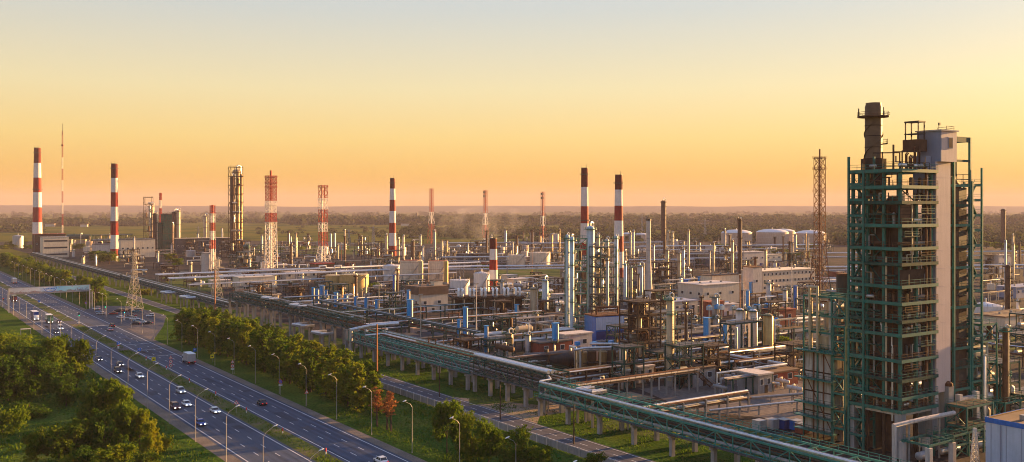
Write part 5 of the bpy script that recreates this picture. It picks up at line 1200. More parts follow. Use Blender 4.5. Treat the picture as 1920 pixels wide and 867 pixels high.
bridge(332, 470, 151.8, 9, 9.3, 12.6, 'high dark green bridge span on tall concrete posts', 11.5, 'green_dull', ((3, .22, 'green_dull', .05), (7, .3, 'silver_dull', .05)), land='the high far span', seed=5, colw=.9)
bridge(472, 700, 150, 8, 5.0, 7.2, 'far low bridge span with white railings beyond the pylons', 14, 'green_dull', ((2, .3, 'silver', .05), (5, .34, 'silver_dull', .05)), land='the far low span', seed=6, colw=.7)
bridge(702, 1100, 148, 7, 5.0, 7.4, 'furthest bridge span by the beige office block', 20, 'green_dull', ((2, .3, 'silver', .05), (5, .3, 'silver_dull', .05)), seed=7, colw=.7)
# expansion loops standing out beside the bridge
def loop(u, v0, v1, du, z, r, label, m='silver', posts=True):
    t = thing('expansion_loop', label, 'pipe loop', g(u, v0), GZ); wv = v1 - v0
    for k_ in (0, 1): MB().pipe([(wv, k_ * 1.3, z), (k_ * 1.2, k_ * 1.3, z), (k_ * 1.2, du - k_ * 1.3, z), (wv, du - k_ * 1.3, z)], r, 8).build('loop_pipe', m, t, True)
    for x in (0.2, wv * .6):
        for y in (0, du): MB().b(x - .25, x + .25, y - .25, y + .25, 0, z - r).build('post', 'concrete', t)
    MB().b(-.6, wv, -.6, du + .6, z - r - .25, z - r).build('loop_frame', 'silver_dull', t)
loop(364, 146.5, 152, 9, 7.4, .34, 'white pipe loop beside the high span, left one'); loop(344, 146.5, 152, 9, 6.4, .36, 'white pipe loop beside the high span, right one'); loop(520, 145, 151, 12, 6.5, .5, 'white pipe loop on the far low span', 'silver')
loop(420, 154, 158, 10, 13.4, .35, 'silver pipe loop on top of the high span'); loop(384, 153.5, 157, 10, 13.2, .3, 'second silver pipe loop on top of the high span'); loop(560, 144.5, 150, 10, 6.2, .45, 'white pipe loop furthest along the far low span')
# thick silver bend where the high span steps down
pipeline([g(322, 168, 11.2), g(322, 157, 11.2), g(326, 153.5, 10.0), g(326, 150.5, 9.6), g(326, 150.5, .2)], .62, 'silver', 'thick silver pipe bending down over the bridge step', 7)
pipeline([g(314, 150.5, 8.9), g(314, 158, 8.9), g(290, 158, 8.9)], .35, 'silver', 'white pipe elbow on the low middle span')
loop(186, 151, 155.5, 6, 8.9, .3, 'silver pipe loop on top of the nearest span'); pipeline([g(206, 149.5, 8.8), g(206, 153, 8.9), g(208, 153, 10.4)], .3, 'silver', 'silver pipe crossover between the nearest spans')
# side racks that leave the bridge into the works
rack(g(206, 160), GZ, 46, 3.5, [6.2], 3, 'brown side rack carrying thick pipes to the sloping stair', 'brown_steel', 9, .42, ('rust', 'vessel_cream', 'silver_dull'), conc=True, land='the brown side rack', rails=True)
t = thing('sloping_stair', 'golden sloping pipe stair at the end of the brown side rack', 'stair', g(206, 206), GZ)
for s in (-1.4, 1.4):
    MB().bar((0, s, 6.4), (8.6, s, .1), .2, .3).build('stringer', 'vessel_rust', t); MB().bar((0, s, 7.6), (8.6, s, 1.3), .1).build('handrail', 'vessel_cream', t)
for i in range(12): MB().b(.3 + i * .68, .8 + i * .68, -1.35, 1.35, 6.2 - i * .5, 6.28 - i * .5).build('tread', 'rust', t)
rack(g(178, 157), GZ, 40, 3, [3.4, 5.0], 3, 'low dark side rack behind the nearest bridge span', 'dark_steel', 8, .3, ('silver', 'silver_dull', 'rust'), conc=True)
rack(g(168, 214), GZ, 60, 3, [2.2], 4, 'low pipe rack running to the green structure', 'brown_steel', 9, .25, land='the low rack by the green structure')
rack(g(228, 172), GZ, 120, 4, [3.5, 5.5], 5, 'long low pipe rack before the near cream column', 'brown_steel', 9, .24, land='the long low rack')
rack(g(262, 166), GZ, 150, 4, [3.0, 5.0], 5, 'long pipe rack behind the broad duct span', 'brown_steel', 9, .26); rack(g(300, 168), GZ, 60, 4, [4.0, 6.0], 4, 'pipe rack behind the low middle span', 'green_dull', 9, .26)
rack(g(240, 168), GZ + pi / 2, 95, 6, [4.5, 6.5], 6, 'dark pipe rack running alongside the low middle span', 'dark_steel', 9, .26, land='the rack behind the low span')
rack(g(352, 166), GZ, 90, 4, [5, 7.5], 3, 'wide pipe rack running in behind the high span', 'green_dull', 9, .24, ('rust', 'silver', 'dark_steel')); rack(g(392, 168), GZ, 110, 4, [6, 8.5], 3, 'wide pipe rack before the large amber tank', 'green_dull', 10, .24, ('rust', 'silver', 'dark_steel', 'green_dull')); rack(g(300, 190), GZ + pi / 2, 150, 5, [6, 8.5], 4, 'green pipe rack parallel to the bridge before the mansard house', 'green_dull', 10, .22, ('rust', 'green_dull', 'dark_steel', 'silver'))
rack(g(460, 170), GZ, 70, 4, [5, 7], 2, 'silver pipe rack crossing behind the cream end house', 'silver_dull', 13, .3, ('silver', 'silver')); rack(g(598, 168), GZ, 190, 4, [7], 3, 'silver pipe rack crossing below the splayed flare', 'silver_dull', 15, .42, ('silver', 'silver', 'silver_dull')); rack(g(640, 168), GZ, 240, 4, [8], 2, 'far silver pipe rack left of the middle chimney', 'silver_dull', 18, .5, ('silver', 'silver')); rack(g(680, 170), GZ, 260, 4, [8], 2, 'furthest silver pipe rack before the fields', 'silver_dull', 20, .5, ('silver', 'silver'))
for i, (x0, x1, yb, z, l) in enumerate(((980, 1240, 486, 16, 'long silver pipe rack behind the short chimney and twin chimneys'), (1200, 1540, 486, 13, 'long silver pipe rack before the far domed tanks'), (840, 985, 480, 14, 'silver pipe rack behind the right cream tank'), (1550, 1920, 500, 12, 'long silver pipe rack behind the green structure'), (1540, 1960, 524, 9, 'silver pipe rack right of the rusty flare'), (1280, 1390, 505, 13, 'short silver pipe rack above the workshop'), (840, 1060, 520, 8, 'low silver rack behind the short chimney'), (830, 950, 505, 10, 'silver rack between the cream tanks and short chimney'), (1540, 1620, 545, 8, 'silver rack at the foot of the rusty flare'), (1180, 1300, 508, 9, 'silver rack beside the flared stack'))):
    p0 = at(x0, yb); dist = 0; 
    q1 = at(x1, yb - (x1 - x0) * .012); rack(p0, atan2(q1.y - p0.y, q1.x - p0.x), (q1 - p0).length, 5, [z * .7, z], 2, l, 'silver_dull', 22, .45, ('silver', 'silver', 'silver_dull'), seed=i)
# ------------------------------------------------------------------ the big green structure on the right
P0 = Vector(((1688 - CX) / F * 210, 210, 0))
def tw(x, y, z=0.0): return P0 + Vector((x * CS - y * SN, x * SN + y * CS, z))
ZL = [10.5, 13.3, 17.2, 21.5, 27.1, 30.1, 34.0, 37.7, 42.6, 46.0, 51.1, 56.2, 59.6, 63.2]
rt_ = random.Random(21)
T = thing('main_structure', 'tallest teal steel structure with many decks on the right', 'steel structure', P0, GZ, land='the green structure')
XS, YS = [0, 5.8, 11.6], [0, 4.0, 8.2, 12.0]
cmk = {}
def colmesh(z0, z1, w_, m_):
    k = (z0, z1, w_, m_)
    if k not in cmk: me = MB().b(-w_ / 2, w_ / 2, -w_ / 2, w_ / 2, z0, z1).mesh('column'); me.materials.append(M[m_]); cmk[k] = me
    return cmk[k]
for i, x in enumerate(XS):
    for j, y in enumerate(YS):
        part('column', colmesh(10.5, 63.2 if not (i == 1 and j == 0) else 56.2, .62, 'green_steel'), T, loc=(x, y, 0))
        part('concrete_leg' if i != 1 and j in (0, 3) else 'steel_leg', colmesh(0, 10.2, 1.7 if i != 1 and j in (0, 3) else .6, 'concrete' if i != 1 and j in (0, 3) else 'brown_steel'), T, loc=(x, y, 0))
for x0, x1, y0, y1 in ((-.75, 12.35, -.6, .6), (-.75, 12.35, 11.4, 12.6), (-.6, .6, .62, 11.38), (11, 12.2, .62, 11.38)): MB().b(x0, x1, y0, y1, 9.3, 10.45).build('concrete_beam', 'concrete_pale', T)
for q, z in enumerate(ZL):
    k = MB()
    for y in YS: k.b(-1.0, 12.6, y - .2, y + .2, z - .75, z)
    for x in XS: k.b(x - .2, x + .2, -1.0, 12.6, z - .74, z - .01)
    k.b(-1.15, -.95, -1.1, 12.6, z - .6, z + .12); k.b(-1.15, 12.7, -1.15, -.95, z - .6, z + .11)
    k.build('floor_beam', 'green_dull' if q in (2, 5, 8, 11) else 'green_steel', T)
    kk = MB(); kk.b(-.95, 12.5, -.95, .9, z + .02, z + .1); kk.b(-.95, 1.0, .9, 12.4, z + .02, z + .09); kk.b(9.8, 12.5, .9, 12.4, z + .02, z + .09); kk.b(1.0, 9.8, 9.6, 12.4, z + .02, z + .09); kk.build('grating_deck', 'dark_steel', T)
    MB().rail([(-1.05, 12.5, z + .1), (-1.05, -1.05, z + .1), (12.6, -1.05, z + .1), (12.6, 12.5, z + .1)], 1.15, .07).build('railing', 'green_steel' if q % 3 else 'vessel_rust', T)
    hh = (ZL[q + 1] - z) if q < len(ZL) - 1 else 3.0
    for _ in range(13):            # pumps, exchangers, pipe spools on each deck
        side = rt_.random() < .62; x = rt_.uniform(.5, 10.5) if side else rt_.uniform(-.4, .6); y = rt_.uniform(-.3, .7) if side else rt_.uniform(.5, 11.0); kd = rt_.random(); zz = z + .12
        if kd < .3: MB().lathe([(.35, 0), (.35, hh * .45), (.15, hh * .5)], (x, y, zz), 10).build('vessel', rt_.choice(['silver_dull', 'vessel_rust', 'vessel_gold', 'brown_steel', 'dark_steel']), T, True)
        elif kd < .55:
            L = rt_.uniform(1.6, 3.2); k = MB().lathe([(.2, -L / 2), (.42, -L / 2 + .2), (.42, L / 2 - .2), (.2, L / 2)], n=10); k.v = [((c + x) if side else a + x, (a + y) if side else c + y, b + zz + .8) for a, b, c in k.v]; k.build('exchanger', rt_.choice(['silver', 'silver_dull', 'dark_steel', 'vessel_rust']), T, True)
        else:
            r = rt_.uniform(.08, .16); d_ = rt_.uniform(-2.5, 2.5); MB().pipe([(x, y, zz), (x, y, zz + hh * .5), (x + (d_ if side else 0), y + (0 if side else d_), zz + hh * .5), (x + (d_ if side else 0), y + (0 if side else d_), zz + hh - .2)], r, 7).build('pipe_spool', rt_.choice(['silver', 'vessel_gold', 'rust', 'dark_steel', 'brown_steel']), T, True)
k = MB()
for q in range(len(ZL) - 1):
    z0, z1 = ZL[q], ZL[q + 1]
    if q % 2: k.bar((0, 4.0, z0), (0, 8.2, z1), .22); k.bar((11.6, 4.0, z0), (11.6, 8.2, z1), .22)
    else: k.bar((0, 8.2, z0), (0, 4.0, z1), .22); k.bar((5.8, 12, z0), (11.6, 12, z1), .22)
k.build('bracing', 'green_dull', T)
MB().b(-.6, 4.4, -.55, -.35, 51.2, 55.4).build('wall_panel', 'vessel_rust', T); MB().b(-.7, 9, -.5, -.32, 37.8, 41.2).build('wall_panel', 'brown_steel', T)
k = MB()
for i in range(5): k.b(-.62, 4.42, -.6, -.5, 51.6 + i * .8, 51.75 + i * .8)
k.build('panel_rib', 'brown_steel', T)
for x, y, z0, z1, r, m_ in ((-.7, 3, 12, 44, .2, 'vessel_cream'), (-.75, 6, 18, 34, .16, 'silver_dull'), (3.2, -.75, 56, 42, .16, 'vessel_cream'), (8.6, -.7, 64, 16, .24, 'rust'), (-.8, 1.4, 8, 24, .2, 'silver'), (10.3, -.6, 58, 20, .2, 'rust')):
    MB().pipe([(x, y, z0), (x, y, z1)], r, 8).build('riser_pipe', m_, T, True)
for i in range(26):
    side = i % 2; a = rt_.uniform(.6, 11); z0 = rt_.choice(ZL[:9]); z1 = z0 + rt_.uniform(6, 18); off = rt_.uniform(.6, 1.6)
    MB().pipe([(a, off, z0), (a, off, min(z1, 63))] if side else [(off, a, z0), (off, a, min(z1, 63))], rt_.uniform(.1, .28), 7).build('riser_pipe', rt_.choice(['brown_steel', 'rust', 'dark_steel', 'vessel_gold', 'green_dull']), T, True)
for q in (3, 5, 7, 9):  # dark backing panels, added so the interior between the decks looks shaded
    MB().b(1.2, 1.35, 1.0, 7.6, ZL[q] + .1, ZL[q + 1] - .9).build('wall_panel', 'brown_steel' if q % 4 == 1 else 'dark_steel', T); MB().b(1.5, 7.2, 1.5, 1.66, ZL[q] + .1, ZL[q + 1] - .9).build('wall_panel', 'dark_steel' if q % 4 == 1 else 'brown_steel', T)
# roof works
MB().rail([(0, 4, 63.3), (0, 0, 63.3), (11, 0, 63.3)], 1.6, .09).build('roof_railing', 'brown_steel', T)
fr = MB()
for x in (2.2, 8.8):
    for y in (1, 6): fr.bar((x, y, 63.2), (x, y, 67.4), .22)
for y in (1, 6): fr.bar((-1.0, y, 67.0), (8.8, y, 67.4), .25)
fr.bar((-1.0, 1, 63), (-1.0, 1, 68.6), .3); fr.build('roof_frame', 'brown_steel', T)
k = MB(); k.b(8.4, 11.6, 1, 5, 67.5, 70.2); k.build('roof_cabin', 'vessel_rust', T)
k = MB()
for x in (8.9, 11.2):
    for y in (1.4, 4.6): k.bar((x, y, 70.2), (x, y, 74.2), .22)
k.b(8.7, 11.4, 1.2, 4.8, 74.1, 74.4); k.b(8.7, 11.4, 1.2, 4.8, 71.4, 71.6); k.build('hoist_frame', 'dark_steel', T)
for i in range(9): MB().pipe([(5.6 + i * .62, 1.5 + (i % 3) * 1.3, 63.2), (5.6 + i * .62, 1.5 + (i % 3) * 1.3, 66.0 + (i % 4) * .8), (6.2 + i * .62, 1.5 + (i % 3) * 1.3, 66.6 + (i % 4) * .6)], .14, 6).build('roof_pipe', 'rust', T)
for q, (x0, x1, y0, z) in enumerate(((0, 5.6, -1.1, 48.6), (6, 11.4, -1.1, 44.4), (6, 11.4, -1.1, 24.2), (0, 5.5, -1.1, 19.3), (6.2, 11.4, -1.1, 53.6), (0.2, 5.6, -1.1, 32))):
    MB().b(x0, x1, y0, y0 + 1.3, z - .25, z).build('gangway', 'brown_steel' if q % 2 else 'green_dull', T); MB().rail([(x0, y0, z), (x1, y0, z)], 1.0, .06).build('railing', 'vessel_gold' if q % 2 else 'green_steel', T)
for q, (y0, y1, z) in enumerate(((.5, 3.8, 40), (4.3, 8, 24.4), (.5, 7.8, 53.5), (4.3, 8, 32))): MB().b(-1.15, .2, y0, y1, z - .25, z).build('gangway', 'green_dull', T)
# vessels inside
t = thing('reactor_vessel', 'large dark brown reactor vessel inside the green structure', 'vessel', tw(5.4, 5.2), GZ); MB().lathe([(2.2, 0), (2.2, 11), (3.5, 14), (3.5, 47), (2.6, 51), (2.6, 55.4), (1.0, 57.4)], n=24).build('shell', 'vessel_rust', t, True)
k = MB()
for z in range(16, 47, 4): ring(k, 3.45, 3.62, z, .3, 24)
k.build('stiffening_ring', 'brown_steel', t)
# stack with spiral strakes
t = thing('steel_stack', 'round steel stack with spiral fins on the green structure', 'chimney', tw(5.0, 10.2), GZ); hst = 78.9; rs = 1.9
MB().lathe([(rs, 0), (rs, hst - 1.0), (rs * .9, hst - .3), (rs * .9, hst)], n=28).build('shaft', 'stack_tan', t, True); platform(t, rs, 75.6, 1.6, 'vessel_rust')
for s in range(2):
    k = MB(); N = 40
    for i in range(N):
        a = s * pi + 1 + i * .16; b = s * pi + 1 + (i + 1) * .16; z = 64.5 + i * .265
        k.quad((cos(a) * rs, sin(a) * rs, z), (cos(a) * (rs + .22), sin(a) * (rs + .22), z), (cos(b) * (rs + .22), sin(b) * (rs + .22), z + .265), (cos(b) * rs, sin(b) * rs, z + .265))
    k.build('spiral_fin', 'brown_steel', t)
k = MB()
for z in (66, 68.6, 71.2, 73.6): ring(k, rs - .05, rs + .06, z, .16, 28)
tag(k.build('seam_ring', 'brown_steel', t), kind='stuff'); ladder(t, rs + .4, -.3, 63, 75.5); platform(t, rs, 69.4, 1.2, 'vessel_rust', -1.2, .6, 5)
MB().lathe([(rs + 1.0, 60.5), (rs + 1.0, 66)], n=10).build('collar', 'brown_steel', t)
k = MB()
for a in (.5, 2.6, 4.4): k.bar((cos(a) * 3.5, sin(a) * 3.5, 75.7), (cos(a) * 3.5, sin(a) * 3.5, 77.6), .2)
k.build('warning_lamp', 'dark_steel', t)
# stair towers
def stair_tower(x0, y0, wx, wy, top, label, alongy=True, m_='green_steel', st=3.55, rods=True, nm='stair_tower'):
    t = thing(nm, label, 'stair tower', tw(x0, y0), GZ)
    for x in (0, wx):
        for y in (0, wy): MB().b(x - .22, x + .22, y - .22, y + .22, 0, top + (3.2 if (x == 0 and y == wy) or (x == wx and y == 0) else 0)).build('column', m_, t)
    z = st; i = 0
    while z <= top + .1:
        k = MB(); k.b(-.25, wx + .25, -.12, .12, z - .55, z); k.b(-.25, wx + .25, wy - .12, wy + .12, z - .55, z); k.b(-.12, .12, 0, wy, z - .55, z - .01); k.b(wx - .12, wx + .12, 0, wy, z - .55, z - .01); k.build('floor_beam', m_, t)
        k = MB()
        if alongy:
            k.b(.15, wx - .15, .1, .9, z + .01, z + .08); k.b(.15, wx - .15, wy - .9, wy - .1, z + .01, z + .08)
            a, b = ((wx * .28, .8), (wx * .28, wy - .8)) if i % 2 == 0 else ((wx * .28, wy - .8), (wx * .28, .8))
        else:
            k.b(.1, .9, .15, wy - .15, z + .01, z + .08); k.b(wx - .9, wx - .1, .15, wy - .15, z + .01, z + .08)
            a, b = ((.8, wy * .28), (wx - .8, wy * .28)) if i % 2 == 0 else ((wx - .8, wy * .28), (.8, wy * .28))
        k.build('landing', 'dark_steel', t)
        k = MB(); k.bar((*a, z - st + .1), (*b, z), .9, .22); k.bar((*a, z - st + 1.2), (*b, z + 1.1), .09); k.build('stair_flight', m_, t)
        MB().rail([(0, wy, z), (0, 0, z), (wx, 0, z)], 1.1, .06).build('railing', m_, t)
        z += st; i += 1
    return t
stair_tower(-1.1, 8.5, 3.9, 3.9, 63.2, 'teal stair tower on the left side of the green structure'); stair_tower(27.2, -.6, 4.2, 4.4, 61, 'teal stair tower on the right side of the green structure', False)
# lift shaft with head house
t = thing('lift_shaft', 'tall pale pink lift shaft with blue grey head house', 'lift shaft', tw(12.4, -.8), GZ, land='the lift shaft')
MB().b(0, 5.6, 0, .35, 13.0, 65.2).build('front_cladding', 'lift_pink', t); MB().b(-.02, .3, .36, 3.6, 13.0, 65.2).build('side_cladding', 'lift_blue', t); MB().b(5.3, 5.62, .36, 3.6, 13, 65.2).build('side_cladding', 'lift_pink', t); MB().b(.31, 5.29, 3.2, 3.6, 13, 65.2).build('back_cladding', 'lift_blue', t)
for i in range(12): MB().b(-.03, 5.63, -.02, .0, 16.5 + i * 4.1, 16.6 + i * 4.1).build('cladding_joint', 'lift_pink', t)
MB().b(.6, 6.6, -.9, 0, 65.2, 72.1).build('head_front', 'lift_pink', t); MB().b(.3, .59, -.9, 5, 65.2, 72.1).build('head_side', 'lift_blue', t); MB().b(.6, 6.6, .02, 5, 65.25, 72.0).build('head_core', 'lift_blue', t); MB().b(0, 7, -1.2, 5.3, 72.1, 72.4).build('head_roof', 'concrete_pale', t)
wn_ = MB().b(3.0, 5.0, -1.0, -.9, 68.2, 70.8).build('head_window', 'lift_blue', t); MB().b(3.2, 4.8, -1.03, -1.0, 68.4, 70.6).build('pane', 'roof_brown', wn_)
MB().rail([(4, 0, 72.4), (7, 0, 72.4), (7, 4, 72.4)], 1.0, .08).build('roof_railing', 'dark_steel', t); MB().bar((4.2, 2, 72.4), (4.2, 2, 74.2), .1).box((4.4, 2, 74), (.5, .3, .6)).build('antenna', 'dark_steel', t)
for x in (.8, 4.6): MB().b(x - .7, x + .7, .4, 2.0, 0, 12.98).build('concrete_leg', 'concrete_pale', t)
MB().b(3.4, 5.4, -.9, .3, 0, 14.2).build('base_pillar', 'concrete', t); MB().lathe([(1.0, 14.2), (1.0, 14.8), (.2, 15.3)], (4.4, -.2, 0), 12).build('base_cap', 'rust', t)
k = MB()
for q, z in enumerate(ZL): k.b(-1.4, -.05, .6, 3.0, z - .35, z)
k.build('bridge_landing', 'green_steel', t)
MB().b(-2.0, -.1, 1.2, 4.5, 56.5, 66.5).build('machine_room', 'lift_blue', t)
# right bay
t = thing('right_bay', 'narrow teal steel bay right of the lift shaft', 'steel structure', tw(20, -.4), GZ)
for x in (0, 6.6):
    for y in (0, 6): MB().b(x - .25, x + .25, y - .25, y + .25, 0, 71.2 if x else 66).build('column', 'green_steel', t)
for q, z in enumerate([8.5, 13, 18, 22.5, 27.3, 32, 36.6, 41.2, 46, 51, 55.6, 60.2]):
    k = MB(); k.b(-.3, 6.9, -.15, .15, z - .6, z); k.b(-.3, 6.9, 5.85, 6.15, z - .6, z); k.b(-.15, .15, 0, 6, z - .6, z - .01); k.b(6.45, 6.75, 0, 6, z - .6, z - .01); k.build('floor_beam', 'green_steel' if q % 2 else 'green_dull', t)
    MB().rail([(0, 0, z), (6.6, 0, z)], 1.1, .07).build('railing', 'green_dull', t)
for q in range(11):
    z = 4.5 + q * 5.0; MB().b(.9, 2.6, .3, .42, z, z + 4.85).build('wall_panel', 'vessel_rust' if q % 3 else 'brown_steel', t); MB().b(2.9, 6.3, .6, .72, z, z + 4.9).build('wall_panel', 'brown_steel' if q % 2 else 'dark_steel', t)
k = MB(); k.b(-.3, 6.9, -.2, .2, 70.0, 71.2); k.b(-.3, 6.9, -.15, .15, 65.4, 65.9); k.b(-.3, 6.9, 5.8, 6.2, 70.0, 71.2); k.b(6.4, 6.8, 0, 6, 70.1, 71.1); k.b(-.6, 1.2, 0, 3, 62, 70); k.build('gantry_head', 'green_dull', t); MB().rail([(1.2, 0, 60.3), (6.4, 0, 60.3)], 2.2, .12).build('top_railing', 'dark_steel', t)
t = thing('regenerator_column', 'dark brown column standing inside the right bay', 'column', tw(23.6, 3.0), GZ); MB().lathe([(2.7, 0), (2.7, 60), (1.2, 62)], n=24).build('shell', 'vessel_rust', t, True)
k = MB()
for z in range(6, 60, 5): ring(k, 2.65, 2.8, z, .25, 24)
k.build('stiffening_ring', 'brown_steel', t)
t = thing('silver_drum', 'pale silver drum standing low between the concrete legs', 'vessel', tw(14.5, 3.4), GZ); MB().lathe([(2.0, 0), (2.0, 8.6), (1.2, 9.6), (.1, 10)], n=20).build('shell', 'vessel_blue', t, True); MB().lathe([(2.1, 3), (2.1, 3.3)], n=20).build('hoop', 'silver', t)
MB2 = thing('concrete_portal', 'pale concrete portal under the right bay', 'portal', tw(20, -1.6), GZ)
for x in (0, 7): MB().b(x - .6, x + .6, -.6, .6, 0, 12.0).build('concrete_leg', 'concrete_pale', MB2)
MB().b(.62, 6.38, -.5, .5, 9.6, 11.2).build('concrete_beam', 'concrete_pale', MB2)

# ------------------------------------------------------------------ left annex with panelled furnace box
t = thing('panel_furnace', 'panelled grey furnace box with teal walkways left of the green structure', 'furnace', tw(-.5, 16.8), GZ, land='the panelled furnace')
Lf, Hf = 8.6, 20.5
MB().b(.15, 9, .1, Lf - .1, 1.5, Hf).build('casing', 'brown_steel', t)
for i in range(3):
    for j in range(4):
        y0 = .2 + i * Lf / 3; z0 = 1.8 + j * 4.7
        MB().b(-.02, .14, y0 + .16, y0 + Lf / 3 - .25, z0 + .12, z0 + 4.45).build('wall_panel', 'panel_white', t); MB().b(.3 + i * 2.9, .3 + i * 2.9 + 2.6, -.02, .09, z0 + .12, z0 + 4.45).build('wall_panel', 'panel_white', t)
k = MB()
for i in range(4): k.b(-.2, .0, .1 + i * (Lf - .2) / 3 - .12, .1 + i * (Lf - .2) / 3 + .12, 0, Hf)
for j in range(4): k.bar((-.08, .3 + (j % 3) * Lf / 3, 1.8 + j * 4.7), (-.08, .1 + ((j % 3) + 1) * Lf / 3, 6.4 + j * 4.7), .15)
k.build('casing_frame', 'rust', t)
for z in (2.2, 5.4, 8.6, 14.4, 21): MB().b(-1.9, -.25, -1, Lf + 1.6, z - .25, z).build('walkway', 'green_steel', t); MB().rail([(-1.9, -1, z), (-1.9, Lf + 1.6, z)], 1.1, .07).build('railing', 'green_dull', t)
for x, y in ((1.8, 1.8), (5, 5.5)): MB().lathe([(.9, Hf), (.9, Hf + 12)], (x, y, 0), 14).build('flue', 'silver_dull' if x > 3 else 'concrete_pale', t, True)
for q in ((-.6, 6.5, 21, 36), (1.2, 7.4, 21, 34), (3.0, .8, 21, 33)): MB().pipe([(q[0], q[1], q[2]), (q[0], q[1], q[3]), (q[0], q[1] - 2.2, q[3]), (q[0], q[1] - 2.2, q[2])], .3, 8).build('bent_pipe', 'vessel_cream', t, True)
frame(tw(-.6, 13.4), GZ, 10, 12, [21.4, 25.5, 29.5, 34.0], 'open teal frame above the panelled furnace', 'green_steel', 2, 3, seed=31, equip=1.5, decks=False)
frame(tw(-1.2, 13.3), GZ, 5, 3.2, [4, 8, 12, 16, 20, 24, 27.5], 'slim teal pipe frame between furnace and stair tower', 'green_steel', 1, 1, seed=32, equip=1.2)
p = Vector(((1580 - CX) / F * 250, 250, 0)); t = thing('dark_flue', 'short dark round flue behind the panelled furnace', 'chimney', p, GZ); MB().lathe([(1.6, 0), (1.6, 37.2)], n=16).build('shaft', 'dark_steel', t, True); MB().lathe([(1.75, 37.2), (1.75, 37.7)], n=16).build('rim', 'rust', t)
# ------------------------------------------------------------------ right annex
frame(tw(32.6, 0), GZ, 6.4, 8, [8, 13, 18, 23, 27], 'teal frame annex right of the stairs', 'green_steel', 1, 1, seed=33, equip=1.8, brace=True); frame(tw(39.5, -.5), GZ, 9, 9, [7, 12, 17], 'low dark teal annex at the right side', 'green_dull', 2, 1, seed=34, equip=2.2)
column(1885, 800, 614, 10, 'vessel_rust', 'brown column in the right annex', 3, 'green_steel', Y=232); hvessel(tw(35, 3), GZ, 5, 1.6, 20, 'silver', 'silver drum high in the right annex'); column(1846, 840, 668, 5, 'silver', 'silver bent pipe column in the right annex', 0, Y=226)
frame(tw(44, -6), GZ, 12, 8, [5, 9.5], 'low dark teal pipe frame at the right edge', 'green_dull', 2, 1, seed=35, equip=2.2); frame(tw(36, -3.6), GZ, 14, 3, [4, 8.6], 'teal pipe gantry before the right annex', 'green_steel', 2, 1, seed=36, equip=1.4, decks=False)
# ------------------------------------------------------------------ foreground frames and pipe
t = frame(tw(-3.5, -9.0), GZ, 8.5, 6, [5.2], 'near teal table frame on concrete posts', 'green_steel', 1, 1, seed=37, equip=1.0, decks=False, col_w=.5, brace=False)
for x in (-.05, 8.55):
    for y in (-.05, 6.05): MB().b(x - .55, x + .55, y - .55, y + .55, 0, 4.6).build('post', 'concrete_pale', t)
frame(tw(8, -7.5), GZ, 12, 4.5, [3.2, 5.4], 'low teal pipe frame before the concrete legs', 'green_steel', 2, 1, seed=38, equip=1.6, decks=False); frame(tw(14.5, -6.8), GZ, 10.5, 5, [6.2, 10.6], 'teal frame with pale deck in front of the right bay', 'green_steel', 1, 1, seed=39, equip=.6, brace=True)
pipeline([tw(-7.4, -3.5, .3), tw(-7.4, -3.5, 8.7), tw(2, -4.2, 9.1), tw(2.2, -4.2, 9.1), tw(12.5, -5.0, 9.3)], .5, 'concrete_pale', 'long pale pipe crossing in front of the green structure', 8, sm='concrete')
t = thing('small_lattice_post', 'short white lattice post among teal frames at the bottom', 'post', tw(9.5, -11.5), GZ); k = MB(); lattice_bars(k, 1.3, .5, 0, 7.5, 6, .1); k.build('bracing', 'white_paint', t)
for a, b in ((-1, -1), (1, -1), (1, 1), (-1, 1)): MB().bar((a * .65, b * .65, 0), (a * .25, b * .25, 7.5), .12).build('leg', 'white_paint', t)
# blue and white building in the corner
pc = Vector(((1848 - CX) / F * 196, 196, 0)); t = thing('blue_trim_building', 'pale blue building with bright blue roof edge in the corner', 'building', pc, GZ); hb = zat(783, 196)
MB().b(0, 22, -26, 0, 0, hb - .6).build('wall', 'plaster_blue', t); MB().b(-.12, -.01, -26.1, .1, hb - .9, hb + .1).build('roof_edge', 'blue', t); MB().b(0, 22, .01, .12, hb - .9, hb + .1).build('roof_edge', 'blue', t); MB().b(.02, 21.9, -26, -.02, hb - .59, hb - .1).build('roof', 'roof_brown', t); MB().b(.5, 22, -.5, -.2, hb - .1, hb + .12).build('parapet', 'vessel_gold', t)
for i in range(9): MB().b(-.05, -.005, -26 + i * 3.1, -25.92 + i * 3.1, .2, hb - .95).build('wall_joint', 'lift_blue', t)
for x_, y_ in ((4, -6), (9, -12), (15, -4), (6, -19)): MB().b(x_, x_ + 1.4, y_, y_ + 1.2, hb - .11, hb + .9).build('roof_vent', 'silver_dull', t)
MB().lathe([(.12, .1), (.12, hb - 1)], (-.2, -3.2, 0), 8).build('downpipe', 'lift_blue', t)
for i in range(2): f_ = MB().b(-.06, .0, -12 - i * 6, -10 - i * 6, 4, 6).build('window', 'white_paint', t); MB().b(-.08, -.05, -11.8 - i * 6, -10.2 - i * 6, 4.2, 5.8).build('pane', 'glass_dark', f_)
